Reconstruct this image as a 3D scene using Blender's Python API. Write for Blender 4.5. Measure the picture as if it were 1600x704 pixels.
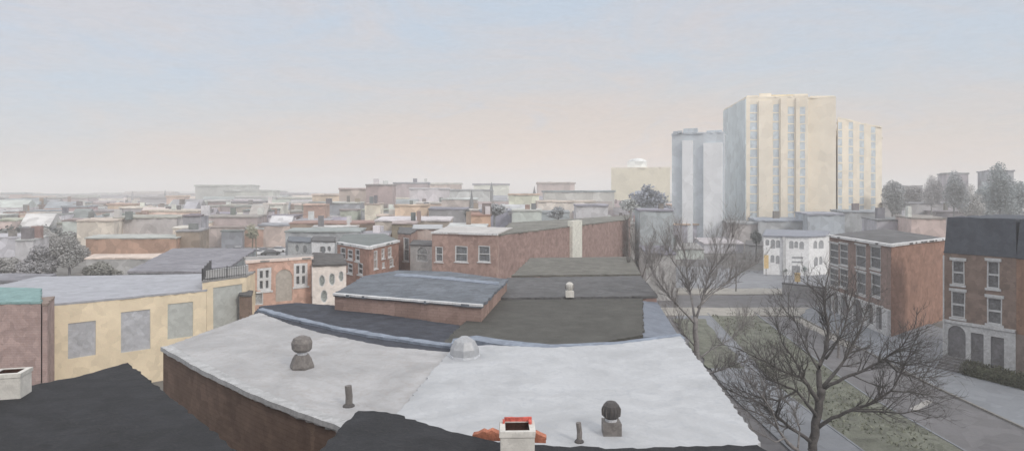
import bpy, math, random
from mathutils import Vector, noise
from mathutils.geometry import tessellate_polygon

for o in list(bpy.data.objects): bpy.data.objects.remove(o)
S = bpy.context.scene
COL = S.collection
R = math.radians

# ------------------------------------------------------------------ camera
H, F, HZ = 15.4, 1000.0, 302.0        # eye height, focal length in photo pixels, horizon line
cam = bpy.data.cameras.new('camera'); cam_o = bpy.data.objects.new('camera', cam); COL.objects.link(cam_o)
cam_o.location = (0, 0, H); cam_o.rotation_euler = (R(90), 0, 0)
cam.sensor_width = 36; cam.lens = 36*F/1600; cam.shift_y = (HZ-352)/1600
cam.clip_start = .2; cam.clip_end = 8000
S.camera = cam_o

# ------------------------------------------------------------------ world, sun, exposure
SUN_EL, SUN_AZ = 33, 142              # azimuth clockwise from +Y (the view direction)
w = bpy.data.worlds.new('World'); S.world = w; w.use_nodes = True
nt = w.node_tree; N = nt.nodes; L = nt.links; N.clear()
out = N.new('ShaderNodeOutputWorld'); bg = N.new('ShaderNodeBackground'); bg2 = N.new('ShaderNodeBackground'); add = N.new('ShaderNodeAddShader')
sky = N.new('ShaderNodeTexSky'); sky.sky_type = 'NISHITA'; sky.sun_disc = False
sky.sun_elevation = R(SUN_EL); sky.sun_rotation = R(SUN_AZ); sky.dust_density = 3
L.new(sky.outputs[0], bg.inputs[0]); bg.inputs[1].default_value = .010
tc = N.new('ShaderNodeTexCoord'); sep = N.new('ShaderNodeSeparateXYZ'); L.new(tc.outputs['Generated'], sep.inputs[0])
ramp = N.new('ShaderNodeValToRGB'); 
def mth(op, a, b=None):
    n = N.new('ShaderNodeMath'); n.operation = op
    for i, v in enumerate((a, b)):
        if v is None: continue
        if isinstance(v, (int, float)): n.inputs[i].default_value = v
        else: L.new(v, n.inputs[i])
    return n.outputs[0]
X_ = sep.outputs['X']          # the blue comes lower on both sides of the view, most on the left
L.new(mth('ADD', sep.outputs['Z'], mth('ADD', mth('MULTIPLY', mth('MULTIPLY', X_, X_), .13), mth('MULTIPLY', mth('MINIMUM', X_, 0), -.10))), ramp.inputs[0])
def lin(c): return tuple(((x/255)/12.92 if x/255 <= .04045 else ((x/255+.055)/1.055)**2.4) for x in c)
def stops(rp, lst):
    e = rp.color_ramp.elements
    while len(e) > 1: e.remove(e[-1])
    e[0].position = lst[0][0]; e[0].color = (*lin(lst[0][1]), 1)
    for p, c in lst[1:]:
        k = e.new(p); k.color = (*lin(c), 1)
stops(ramp, [(0, (255,230,210)), (.035, (236,215,201)), (.08, (222,206,195)), (.13, (211,203,198)), (.17, (200,204,209)), (.22, (194,205,217)), (.34, (190,206,224)), (.42, (226,233,241)), (.6, (248,250,253)), (1, (248,250,253))])
# soft veils of cloud: pale peach and cool blue patches, strokes lying flat
mp = N.new('ShaderNodeMapping'); mp.inputs['Scale'].default_value = (1.2, 1.2, 4.5); L.new(tc.outputs['Generated'], mp.inputs[0])
n1 = N.new('ShaderNodeTexNoise'); n1.inputs['Scale'].default_value = 2.2; n1.inputs['Detail'].default_value = 7; n1.inputs['Roughness'].default_value = .62; n1.inputs['Distortion'].default_value = .6
L.new(mp.outputs[0], n1.inputs['Vector'])
r1 = N.new('ShaderNodeValToRGB'); r1.color_ramp.elements[0].position = .40; r1.color_ramp.elements[1].position = .60; L.new(n1.outputs[0], r1.inputs[0])
mx = N.new('ShaderNodeMix'); mx.data_type = 'RGBA'; L.new(ramp.outputs[0], mx.inputs[6]); mx.inputs[7].default_value = (*lin((222,204,194)), 1)
m_ = N.new('ShaderNodeMath'); m_.operation = 'MULTIPLY'; m_.inputs[1].default_value = .42; L.new(r1.outputs[0], m_.inputs[0]); L.new(m_.outputs[0], mx.inputs[0])
n2 = N.new('ShaderNodeTexNoise'); n2.inputs['Scale'].default_value = 5.5; n2.inputs['Detail'].default_value = 9; n2.inputs['Roughness'].default_value = .7; n2.inputs['Distortion'].default_value = 1.2
L.new(mp.outputs[0], n2.inputs['Vector'])
r2 = N.new('ShaderNodeValToRGB'); r2.color_ramp.elements[0].position = .5; r2.color_ramp.elements[1].position = .75; L.new(n2.outputs[0], r2.inputs[0])
mx2 = N.new('ShaderNodeMix'); mx2.data_type = 'RGBA'; L.new(mx.outputs[2], mx2.inputs[6]); mx2.inputs[7].default_value = (*lin((188,203,222)), 1)
m2_ = N.new('ShaderNodeMath'); m2_.operation = 'MULTIPLY'; m2_.inputs[1].default_value = .35; L.new(r2.outputs[0], m2_.inputs[0]); L.new(m2_.outputs[0], mx2.inputs[0])
n3 = N.new('ShaderNodeTexNoise'); n3.inputs['Scale'].default_value = 26; n3.inputs['Detail'].default_value = 8; n3.inputs['Roughness'].default_value = .72; n3.inputs['Distortion'].default_value = 2.2
L.new(mp.outputs[0], n3.inputs['Vector']); mr3 = N.new('ShaderNodeMapRange'); mr3.inputs[1].default_value = .3; mr3.inputs[2].default_value = .7; mr3.inputs[3].default_value = .945; mr3.inputs[4].default_value = 1.045; L.new(n3.outputs[0], mr3.inputs[0])
sc3 = N.new('ShaderNodeVectorMath'); sc3.operation = 'SCALE'; L.new(mx2.outputs[2], sc3.inputs[0]); L.new(mr3.outputs[0], sc3.inputs[3])
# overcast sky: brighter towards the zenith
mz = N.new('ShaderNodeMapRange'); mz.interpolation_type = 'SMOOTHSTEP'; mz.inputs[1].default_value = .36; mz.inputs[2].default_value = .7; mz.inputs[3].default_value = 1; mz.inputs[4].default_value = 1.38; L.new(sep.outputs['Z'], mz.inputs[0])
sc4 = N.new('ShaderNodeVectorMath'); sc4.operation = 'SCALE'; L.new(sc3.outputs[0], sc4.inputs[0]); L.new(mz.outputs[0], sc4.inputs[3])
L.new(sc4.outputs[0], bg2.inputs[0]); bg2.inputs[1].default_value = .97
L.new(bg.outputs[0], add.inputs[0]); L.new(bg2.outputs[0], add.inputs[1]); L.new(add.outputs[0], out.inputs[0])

sl = bpy.data.lights.new('sun', 'SUN'); sl.energy = 1.35; sl.angle = R(10); sl.color = (1, .93, .84)
so = bpy.data.objects.new('sun', sl); COL.objects.link(so)
d = Vector((math.sin(R(SUN_AZ))*math.cos(R(SUN_EL)), math.cos(R(SUN_AZ))*math.cos(R(SUN_EL)), math.sin(R(SUN_EL))))
so.rotation_euler = d.to_track_quat('Z', 'Y').to_euler(); so.location = (60, -60, 80)
vs = S.view_settings; vs.view_transform = 'Standard'; vs.look = 'None'; vs.exposure = 0; vs.gamma = 1; vs.use_curve_mapping = False
S.render.engine = 'CYCLES'; cy = S.cycles
cy.use_denoising = True; cy.max_bounces = 10; cy.diffuse_bounces = 3; cy.volume_bounces = 8
cy.volume_step_rate = 5; cy.volume_max_steps = 64

# ------------------------------------------------------------------ picking world points: a ray through a photo pixel met with a height or a distance
def P(px, py, z=0.0):
    D = (H-z)*F/(py-HZ); return ((px-800)/F*D, D)
def Q(px, D): return ((px-800)/F*D, D)
def zat(py, D): return H-(py-HZ)*D/F

# ------------------------------------------------------------------ materials
MATS = {}
def cap(c, m=.82):
    f = min(1, m/max(c)); return [x*f for x in c]
def desat(c, f=.26):
    g = .3*c[0]+.59*c[1]+.11*c[2]; return [x+(g-x)*f for x in c]
def paint(name, c, k=1.6, s=.8, v=.22, tint=None, tf=.35, bump=.35, rough=.85, streak=(1,1,1), spec=.25, dab=4.5, dv=.8):
    """mottled, brushed colour; c = the colour seen, k = how much lighter the real paint is"""
    if name in MATS: return MATS[name]
    m = bpy.data.materials.new(name); m.use_nodes = True; nt = m.node_tree; N = nt.nodes; L = nt.links
    b = N['Principled BSDF']; b.inputs['Roughness'].default_value = rough; b.inputs['Specular IOR Level'].default_value = spec
    base = desat(cap([x*k*.84 for x in lin(c)]))
    tc = N.new('ShaderNodeTexCoord'); oi = N.new('ShaderNodeObjectInfo'); mul = N.new('ShaderNodeMath'); mul.operation = 'MULTIPLY'; mul.inputs[1].default_value = 90
    L.new(oi.outputs['Random'], mul.inputs[0])
    mp = N.new('ShaderNodeMapping'); L.new(tc.outputs['Object'], mp.inputs[0]); L.new(mul.outputs[0], mp.inputs['Location']); mp.inputs['Scale'].default_value = streak
    def nz(sc, det, rg, dist):
        n = N.new('ShaderNodeTexNoise'); n.inputs['Scale'].default_value = sc; n.inputs['Detail'].default_value = det
        n.inputs['Roughness'].default_value = rg; n.inputs['Distortion'].default_value = dist; L.new(mp.outputs[0], n.inputs['Vector']); return n
    a = nz(s, 5, .6, 1.5); f = nz(s*7, 6, .75, 2.0)
    ra = N.new('ShaderNodeValToRGB'); L.new(a.outputs[0], ra.inputs[0]); e = ra.color_ramp.elements
    e[0].position = .3; e[1].position = .7
    e[0].color = (*[x*(1-v) for x in base], 1); e[1].color = (*[min(.9, x*(1+v)) for x in base], 1)
    tb = desat(cap([x*k*.84 for x in lin(tint)])) if tint else [min(.85, x*(1+v*1.2)) for x in base]
    rf = N.new('ShaderNodeValToRGB'); L.new(f.outputs[0], rf.inputs[0]); rf.color_ramp.elements[0].position = .48; rf.color_ramp.elements[1].position = .66
    mm = N.new('ShaderNodeMath'); mm.operation = 'MULTIPLY'; mm.inputs[1].default_value = tf; L.new(rf.outputs[0], mm.inputs[0])
    mx = N.new('ShaderNodeMix'); mx.data_type = 'RGBA'; L.new(mm.outputs[0], mx.inputs[0]); L.new(ra.outputs[0], mx.inputs[6]); mx.inputs[7].default_value = (*tb, 1)
    vo = N.new('ShaderNodeTexVoronoi'); vo.inputs['Scale'].default_value = s*dab; vo.inputs['Randomness'].default_value = 1
    wn = nz(s*3, 4, .6, 0); wa = N.new('ShaderNodeMix'); wa.data_type = 'RGBA'; wa.blend_type = 'LINEAR_LIGHT'; wa.inputs[0].default_value = .22
    L.new(mp.outputs[0], wa.inputs[6]); L.new(wn.outputs[1], wa.inputs[7]); L.new(wa.outputs[2], vo.inputs['Vector'])
    sv = N.new('ShaderNodeSeparateColor'); L.new(vo.outputs['Color'], sv.inputs[0])
    mr = N.new('ShaderNodeMapRange'); mr.inputs[3].default_value = 1-v*dv; mr.inputs[4].default_value = 1+v*dv; L.new(sv.outputs[0], mr.inputs[0])
    mv = N.new('ShaderNodeVectorMath'); mv.operation = 'SCALE'; L.new(mx.outputs[2], mv.inputs[0]); L.new(mr.outputs[0], mv.inputs[3])
    L.new(mv.outputs[0], b.inputs['Base Color'])
    bp = N.new('ShaderNodeBump'); bp.inputs['Strength'].default_value = bump; bp.inputs['Distance'].default_value = .35/s*.12; L.new(f.outputs[0], bp.inputs['Height']); L.new(bp.outputs[0], b.inputs['Normal'])
    MATS[name] = m; return m

def brick(name, c, k=2.0, tint=None, s=.5, v=.18, mortar=.25):
    """paint plus faint brick courses"""
    if name in MATS: return MATS[name]
    m = paint(name, c, k, s, v, tint, .45, .3)
    N = m.node_tree.nodes; L = m.node_tree.links; b = N['Principled BSDF']
    src = b.inputs['Base Color'].links[0].from_socket
    tc = N.new('ShaderNodeTexCoord'); sp = N.new('ShaderNodeSeparateXYZ'); L.new(tc.outputs['Object'], sp.inputs[0])
    ad = N.new('ShaderNodeMath'); ad.operation = 'ADD'; L.new(sp.outputs[0], ad.inputs[0]); L.new(sp.outputs[1], ad.inputs[1])
    cb = N.new('ShaderNodeCombineXYZ'); L.new(ad.outputs[0], cb.inputs[0]); L.new(sp.outputs[2], cb.inputs[1])
    bk = N.new('ShaderNodeTexBrick'); L.new(cb.outputs[0], bk.inputs['Vector']); bk.inputs['Scale'].default_value = 1.0
    bk.inputs['Brick Width'].default_value = .42; bk.inputs['Row Height'].default_value = .16; bk.inputs['Mortar Size'].default_value = .018
    bk.inputs['Color1'].default_value = (1,1,1,1); bk.inputs['Color2'].default_value = (.93,.93,.93,1); bk.inputs['Mortar'].default_value = (1-mortar,1-mortar,1-mortar,1)
    mx = N.new('ShaderNodeMix'); mx.data_type = 'RGBA'; mx.blend_type = 'MULTIPLY'; mx.inputs[0].default_value = .55
    L.new(src, mx.inputs[6]); L.new(bk.outputs[0], mx.inputs[7]); L.new(mx.outputs[2], b.inputs['Base Color'])
    return m

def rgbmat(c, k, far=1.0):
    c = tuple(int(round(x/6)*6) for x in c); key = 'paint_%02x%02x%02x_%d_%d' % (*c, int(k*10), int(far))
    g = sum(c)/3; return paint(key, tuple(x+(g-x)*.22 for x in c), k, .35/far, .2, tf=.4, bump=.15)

# ------------------------------------------------------------------ meshes
class MB:
    def __init__(s): s.v = []; s.f = []; s.sm = False
    def add(s, vs, fs):
        o = len(s.v); s.v += [tuple(p) for p in vs]; s.f += [tuple(i+o for i in f) for f in fs]; return s
    def box(s, x0, x1, y0, y1, z0, z1):
        return s.hexa([(x0,y0),(x1,y0),(x1,y1),(x0,y1)], z0, z1)
    def hexa(s, q, z0, z1):
        return s.prism(q, z0, z1)
    def prism(s, poly, z0, z1, top=True, bottom=True):
        n = len(poly)
        if sum(poly[i][0]*poly[(i+1)%n][1]-poly[(i+1)%n][0]*poly[i][1] for i in range(n)) < 0: poly = poly[::-1]
        a = z0 if callable(z0) else (lambda x, y: z0); b = z1 if callable(z1) else (lambda x, y: z1)
        vs = [(x, y, a(x,y)) for x, y in poly]+[(x, y, b(x,y)) for x, y in poly]
        fs = [(i, (i+1) % n, n+(i+1) % n, n+i) for i in range(n)]
        tr = tessellate_polygon([[Vector((x, y, 0)) for x, y in poly]])
        for t in tr:
            p = [poly[i] for i in t]
            ar = (p[1][0]-p[0][0])*(p[2][1]-p[0][1])-(p[2][0]-p[0][0])*(p[1][1]-p[0][1])
            t = tuple(t) if ar > 0 else tuple(t)[::-1]
            if top: fs.append(tuple(n+i for i in t))
            if bottom: fs.append(t[::-1])
        return s.add(vs, fs)
    def tube(s, pts, rad, n=7, cap=True):
        pts = [Vector(p) for p in pts]; rings = []
        for i, p in enumerate(pts):
            t = (pts[min(i+1, len(pts)-1)]-pts[max(i-1, 0)]); t = t.normalized() if t.length > 1e-6 else Vector((0,0,1))
            a = t.cross(Vector((0,0,1)) if abs(t.z) < .9 else Vector((1,0,0))).normalized(); b = t.cross(a)
            rings.append([p+(a*math.cos(2*math.pi*k/n)+b*math.sin(2*math.pi*k/n))*rad[i] for k in range(n)])
        vs = [v for r in rings for v in r]; fs = []
        for i in range(len(pts)-1):
            for k in range(n): fs.append((i*n+k, (i+1)*n+k, (i+1)*n+(k+1) % n, i*n+(k+1) % n))
        if cap: fs.append(tuple(range(n))); fs.append(tuple((len(pts)-1)*n+k for k in range(n-1, -1, -1)))
        return s.add(vs, fs)
    def lathe(s, cx, cy, prof, n=14):
        vs = []; fs = []
        for r, z in prof:
            for k in range(n): vs.append((cx+r*math.cos(2*math.pi*k/n), cy+r*math.sin(2*math.pi*k/n), z))
        for i in range(len(prof)-1):
            for k in range(n): fs.append((i*n+k, i*n+(k+1) % n, (i+1)*n+(k+1) % n, (i+1)*n+k))
        fs.append(tuple(range(n-1, -1, -1))); fs.append(tuple((len(prof)-1)*n+k for k in range(n)))
        return s.add(vs, fs)
    def build(s, name, mat, parent=None, smooth=False):
        off = Vector((0,0,0)); p = parent
        while p is not None: off += p.location; p = p.parent
        me = bpy.data.meshes.new(name); me.from_pydata([tuple(Vector(v)-off) for v in s.v], [], s.f); me.materials.append(mat); me.update()
        if smooth:
            for f in me.polygons: f.use_smooth = True
        o = bpy.data.objects.new(name, me); COL.objects.link(o)
        if parent is not None: o.parent = parent
        return o

def thing(name, label, cat, loc, group=None):
    o = bpy.data.objects.new(name, None); o.empty_display_size = .3; COL.objects.link(o); o.location = loc
    o['label'] = label; o['category'] = cat
    if group: o['group'] = group
    return o
def structure(o): o['kind'] = 'structure'; return o
def stuff(o, label, cat): o['kind'] = 'stuff'; o['label'] = label; o['category'] = cat; return o

def wobble(poly, step, amp, seed=0, closed=True):
    rnd = random.Random(seed); outp = []; n = len(poly)
    for i in range(n if closed else n-1):
        a, b = poly[i], poly[(i+1) % n]; l = math.dist(a, b); k = max(1, min(140, int(l/step)))
        for j in range(k):
            t = j/k; x = a[0]+(b[0]-a[0])*t; y = a[1]+(b[1]-a[1])*t
            if j: x += rnd.uniform(-amp, amp); y += rnd.uniform(-amp, amp)
            outp.append((x, y))
    if not closed: outp.append(poly[-1])
    return outp

def hit(A, B, px):
    """where the ray through photo column px meets wall line A-B: distance along the wall and depth"""
    dx, dy = (px-800)/F, 1.0; ex, ey = B[0]-A[0], B[1]-A[1]
    den = dx*ey-dy*ex; t = (A[0]*ey-A[1]*ex)/den
    x, y = dx*t, dy*t; l = math.hypot(ex, ey); return ((x-A[0])*ex+(y-A[1])*ey)/l, y

GLASS = {}
def glass(c, k=1.0):
    key = tuple(c)
    if key not in GLASS: GLASS[key] = paint('pane_%d_%d_%d' % key, c, k, 1.6, .35, tf=.5, bump=.1, rough=.35, spec=.5)
    return GLASS[key]

def building(name, label, cat, poly, z0, z1, wall, roof, group=None, ops={}, over=.12, thick=.16, cope=None, wob=None, rooff=None, roofname='roof', edges=None):
    """ops: {edge: [dict(r=(x0,y0,x1,y1) photo rect, kind, frame, pane, ...)]} ; rooff: function (x,y)->extra roof height"""
    n = len(poly); area = sum(poly[i][0]*poly[(i+1)%n][1]-poly[(i+1)%n][0]*poly[i][1] for i in range(n)); sg = 1 if area > 0 else -1
    cx = sum(p[0] for p in poly)/n; cyy = sum(p[1] for p in poly)/n; seed = int(abs(cx*13+cyy*7))
    T = thing(name, label, cat, (cx, cyy, z0), group)
    W = MB(); wins = []
    for i in range(n):
        A, B = Vector(poly[i]), Vector(poly[(i+1)%n]); e = (B-A); l = e.length; e.normalize(); nrm = Vector((e.y, -e.x))*sg
        top = lambda u: z1+(rooff(*(A+e*u)) if rooff else 0)
        if i not in ops:
            us = [l*j/6 for j in range(7)]
            W.add([(*(A+e*u), z0) for u in us]+[(*(A+e*u), top(u)) for u in us], [((j, j+1, j+8, j+7) if sg > 0 else (j+1, j, j+7, j+8)) for j in range(6)]); continue
        loops = [[(0, z0), (l, z0)]+[(l*j/6, top(l*j/6)) for j in range(6, -1, -1)]]; rnd = random.Random(seed+i)
        for o in ops[i]:
            x0, y0, x1, y1 = o['r']; ua, Da = hit(A, B, x0); ub, Db = hit(A, B, x1); Dm = (Da+Db)/2
            if ua > ub: ua, ub = ub, ua
            zt, zb = zat(y0, Dm), zat(y1, Dm); ua = max(.08, ua); ub = min(l-.08, ub); zb = max(z0+.03, zb); zt = min(zt, min(top(ua), top(ub))-.1)
            if ub-ua < .1 or zt-zb < .1: continue
            j = .03*Dm/60 if not o.get('clean') else 0; q = lambda: rnd.uniform(-j, j)
            if o.get('arch'):
                rr = (ub-ua)/2; rise = min(rr, (zt-zb)*.45); um = (ua+ub)/2
                hole = [(ua, zb), (ub, zb)]+[(um+rr*math.cos(a), zt-rise+rise*math.sin(a)) for a in [math.pi*t/8 for t in range(9)]]
                if o['arch'] == 2: hole = [(um+rr*math.cos(a), (zt+zb)/2+(zt-zb)/2*math.sin(a)) for a in [math.pi*t/8-math.pi/2 for t in range(16)]]
            else: hole = [(ua, zb), (ub, zb), (ub, zt), (ua, zt)]
            hole = [(a+q(), b+q()) for a, b in hole]
            loops.append(hole); wins.append((A, e, nrm, hole, o, (ua, ub, zb, zt), Dm))
        flat = [p for lp in loops for p in lp]
        tr = tessellate_polygon([[Vector((p[0], p[1], 0)) for p in lp] for lp in loops])
        vs = [(*(A+e*p[0]), p[1]) for p in flat]; fs = []
        for t in tr:
            a, b, c = [flat[k] for k in t]; ar = (b[0]-a[0])*(c[1]-a[1])-(c[0]-a[0])*(b[1]-a[1])
            fs.append(tuple(t) if (ar > 0) == (sg > 0) else tuple(t)[::-1])
        W.add(vs, fs)
        for lp in loops[1:]:          # reveals
            m = len(lp); W.add([(*(A+e*p[0]), p[1]) for p in lp]+[(*(A+e*p[0]-nrm*.3), p[1]) for p in lp], [(k, (k+1) % m, m+(k+1) % m, m+k) for k in range(m)])
    W.build('wall', wall, T)
    amp = wob if wob is not None else .0016*cyy
    c = Vector((cx, cyy)); grow = [tuple(Vector(p)+(Vector(p)-c).normalized()*over*1.3) for p in poly]
    rp = wobble(grow, max(.16, cyy*.006), amp, seed)
    zf0 = (lambda x, y: z1+.004+(rooff(x, y) if rooff else 0)); zf1 = (lambda x, y: z1+thick+(rooff(x, y) if rooff else 0))
    RF = MB().prism(rp, zf0, zf1).build(roofname, roof, T)
    if cope:
        cm, cw, ch = cope; C = MB()
        for i in (edges if edges is not None else range(n)):
            A, B = Vector(grow[i]), Vector(grow[(i+1)%n]); e = (B-A).normalized(); nr = Vector((e.y, -e.x))*sg
            a_, b_ = wobble([tuple(A+nr*.06), tuple(B+nr*.06)], max(.5, cyy*.012), amp*.8, seed+3, False), wobble([tuple(A-nr*cw), tuple(B-nr*cw)], max(.5, cyy*.012), amp*.8, seed+9, False)
            C.prism(a_+b_[::-1], lambda x, y: zf1(x, y)-ch*.9+.013*i, lambda x, y: zf1(x, y)+ch*.35+.007*i)
        C.build('coping', cm, T)
    for A, e, nrm, hole, o, (ua, ub, zb, zt), Dm in wins:
        kind = o.get('kind', 'window'); w3 = lambda u, z, dd: (*(A+e*u+nrm*dd), z)
        pane = o.get('pane'); pm = glass(pane) if isinstance(pane, tuple) else pane
        m = len(hole); um = sum(p[0] for p in hole)/m; zm = sum(p[1] for p in hole)/m
        pn = MB().add([w3(p[0], p[1], -.16) for p in hole], [tuple(range(m)) if sg > 0 else tuple(range(m-1, -1, -1))])
        # flush infill panels (bricked-up openings, roller shutters) and doors
        if o.get('frame') is None:
            pn = MB().add([w3(p[0], p[1], -.07) for p in hole]+[w3(p[0], p[1], -.2) for p in hole], [tuple(range(m)) if sg > 0 else tuple(range(m-1, -1, -1))]+[(k, m+k, m+(k+1) % m, (k+1) % m) for k in range(m)])
            P_ = pn.build(kind, pm, T)
            if o.get('label'): P_['label'] = o['label']
            continue
        fw = o.get('fw', .1); Fm = MB()
        inn = [(um+(p[0]-um)*(1-2*fw/max(.2, ub-ua)), zm+(p[1]-zm)*(1-2*fw/max(.2, zt-zb))) for p in hole]
        Fm.add([w3(p[0], p[1], -.02) for p in hole]+[w3(p[0], p[1], -.02) for p in inn]+[w3(p[0], p[1], -.15) for p in inn],
               [(k, (k+1) % m, m+(k+1) % m, m+k) for k in range(m)]+[(m+k, m+(k+1) % m, 2*m+(k+1) % m, 2*m+k) for k in range(m)])
        def bar(u0, u1, za, zb_, d0=-.13, d1=-.03):
            q = [w3(u0, za, d1), w3(u1, za, d1), w3(u1, zb_, d1), w3(u0, zb_, d1), w3(u0, za, d0), w3(u1, za, d0), w3(u1, zb_, d0), w3(u0, zb_, d0)]
            return q, [(0,1,2,3), (5,4,7,6), (4,0,3,7), (1,5,6,2), (3,2,6,7), (4,5,1,0)]
        nv, nh = o.get('grid', (0, 1)); bw = o.get('bw', fw*.8)
        for k in range(nv): u = ua+(ub-ua)*(k+1)/(nv+1); Fm.add(*bar(u-bw/2, u+bw/2, zb+fw*.5, zt-fw*.5))
        for k in range(nh): z = zb+(zt-zb)*(k+1)/(nh+1); Fm.add(*bar(ua+fw*.5, ub-fw*.5, z-bw/2, z+bw/2, -.12, -.035))
        Wd = Fm.build(kind, o['frame'], T); pn.build('pane' if kind == 'window' else 'door_panel', pm, Wd)
        if o.get('sill'):
            sh = o.get('sh', .14); MB().add(*bar(ua-.12, ub+.12, zb-sh, zb-.005, -.05, .1)).build('sill', o['frame'], Wd)
        if o.get('lintel'):
            sh = o.get('sh', .14); MB().add(*bar(ua-.14, ub+.14, zt+.005, zt+sh*1.3, -.05, .08)).build('lintel', o['frame'], Wd)
    return T

# ------------------------------------------------------------------ palette
white = paint('white_paint', (200,202,204), 1.8, .9, .1, tf=.4)
roof_white = paint('white_roof_coating', (193,197,202), 1.0, .35, .13, tint=(176,183,193), tf=.6, bump=.3, dv=.3)
roof_cream = paint('cream_roof_coating', (184,185,188), .98, .3, .16, tint=(172,164,159), tf=.55, bump=.3, dv=.3)
black_roof = paint('black_tar', (50,52,57), 1.15, .6, .25, tint=(68,68,70), tf=.5, bump=.7, dv=.35)
dark_blue_roof = paint('dark_blue_tar', (66,71,84), 1.05, .5, .22, tint=(92,94,100), tf=.45, bump=.5)
slate_roof = paint('blue_grey_roofing', (104,112,122), 1.15, .3, .18, tint=(128,138,152), tf=.5, bump=.4)
olive_roof = paint('olive_grey_tar', (84,84,80), 1.15, .4, .18, tint=(100,98,90), tf=.4, bump=.5, dv=.4)
mid_roof = paint('mid_grey_tar', (98,99,102), 1.15, .4, .18, tint=(112,110,106), tf=.4, bump=.5)
light_olive = paint('light_olive_tar', (112,111,104), 1.15, .4, .18, tf=.4, bump=.5)
blue_metal = paint('blue_grey_metal', (112,122,138), 1.2, .6, .15, tf=.4, bump=.2, rough=.5)
blue_edge = paint('pale_blue_flashing', (136,149,168), 1.05, .8, .2, tf=.5)
brown_wall = brick('brown_brick', (98,78,66), 1.75, tint=(108,86,74))
yellow = paint('yellow_stucco', (206,190,157), 1.65, .35, .09, tint=(206,184,154), tf=.5, bump=.25)
pink = brick('dusty_pink_brick', (146,124,120), 1.75, tint=(150,116,104))
orange = brick('orange_brick', (180,142,124), 1.65, tint=(186,150,132), mortar=.12)
redbrown = brick('red_brown_brick', (144,108,94), 1.75, tint=(160,120,104), mortar=.15)
paleorange = brick('pale_orange_brick', (176,142,126), 2.0, tint=(186,158,144), mortar=.1)
mauve = brick('mauve_brick', (136,110,103), 1.7, tint=(124,100,96), mortar=.12)
mauve2 = brick('light_mauve_brick', (146,118,108), 1.75, tint=(130,106,100), mortar=.12)
midbrick = brick('rose_brown_brick', (140,114,104), 1.6, tint=(134,106,98), s=.3)
r0brick = brick('brown_facade_brick', (112,94,88), 1.9, tint=(124,100,90), mortar=.15)
r0side = brick('terracotta_side_brick', (142,104,86), 1.55, tint=(126,100,90), mortar=.1)
r1brick = brick('grey_brown_facade_brick', (114,96,86), 1.65, tint=(120,102,94), mortar=.15)
r2brick = brick('warm_brown_brick', (130,98,78), 1.5, mortar=.15)
cream = paint('cream_stucco', (212,202,194), 2.0, .8, .1, tf=.4)
trim = paint('off_white_trim', (176,178,180), 1.7, 1.5, .12, tf=.4)
trim_dim = paint('grey_white_trim', (150,152,154), 1.9, 1.5, .14, tf=.4)
lav_roof = paint('lavender_grey_roofing', (164,168,178), 1.15, .4, .1, tint=(176,178,188), tf=.45, bump=.25)
teal = paint('teal_roofing', (116,156,156), 1.2, .8, .15)
infill = paint('grey_infill', (148,152,160), 1.8, .7, .14, tint=(160,160,160), tf=.5)
infill2 = paint('sage_grey_infill', (150,155,152), 1.8, .7, .1, tf=.5)
infill3 = paint('warm_grey_brick_infill', (144,138,130), 1.9, .9, .1, tf=.5)
slate_dark = paint('dark_slate', (72,78,88), 1.5, .5, .12, tint=(82,86,92), tf=.4, bump=.3)
asphalt = paint('asphalt', (108,108,112), 1.25, .18, .14, tint=(120,118,118), tf=.4, bump=.4)
walkm = paint('bluish_pavement', (124,130,138), 1.25, .25, .10, tint=(136,138,144), tf=.4, bump=.3)
sand = paint('pale_sand_pavement', (156,153,146), 1.2, .35, .14, tint=(164,158,148), tf=.5)
grassm = paint('dull_grass', (106,111,96), 1.2, .35, .24, tint=(126,126,120), tf=.8, bump=.8)
soil = paint('grey_earth', (128,127,125), 1.0, .06, .22, tint=(142,138,130), tf=.45)
kerbm = paint('kerb_stone', (138,136,132), 1.1, 1, .15)
metal = paint('weathered_vent_metal', (104,100,98), 1.5, 2.2, .2, tint=(122,112,104), tf=.5, bump=.2, rough=.6)
metal_d = paint('dark_vent_metal', (74,72,74), 1.5, 2.2, .2, tint=(96,86,74), tf=.5, rough=.6)
metal_l = paint('bright_flashing_metal', (176,180,186), 1.5, 2, .1, rough=.4)
chimw = paint('white_render', (176,174,168), 1.7, 1.4, .1, tint=(156,156,152), tf=.45)
terra = paint('terracotta', (176,100,66), 1.35, 3, .3, tint=(150,84,50), tf=.6)
flue_red = paint('scarlet_flue_rim', (200,76,58), 1.4, 3, .25)
soot = paint('rusty_soot', (66,40,32), 1.3, 3, .3)
bark = paint('bark_grey', (100,97,96), 2.0, 1.5, .25, tint=(80,77,76), tf=.6, bump=.8)
bark_far = paint('bark_pale_grey', (104,102,102), 1.5, 1.5, .2)

# ------------------------------------------------------------------ ground, street
G = MB(); G.add([(-2300, -60, 0), (2300, -60, 0), (2300, 2950, 0), (-2300, 2950, 0)], [(0,1,2,3)])
structure(G.build('ground', soil))
def off(Y): return .13*max(0, Y-50)
def strip(xa, xb, y0, y1, z0, z1, n=14, o=off):
    ys = [y0+(y1-y0)*i/n for i in range(n+1)]
    return [(xa+o(y), y) for y in ys]+[(xb+o(y), y) for y in ys[::-1]]
structure(MB().prism(strip(11.5, 16.6, 4, 300, 0, 0), -.1, .008).build('road', asphalt))
structure(MB().prism(strip(27.0, 33.4, 4, 300, 0, 0), -.1, .009).build('road', asphalt))
structure(MB().prism(strip(7.0, 11.5, 4, 84, 0, 0), -.1, .13).build('pavement', walkm))
structure(MB().prism(strip(33.55, 47, 4, 86, 0, 0, o=lambda y: off(y)*.6), -.1, .131).build('pavement', walkm))
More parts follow.
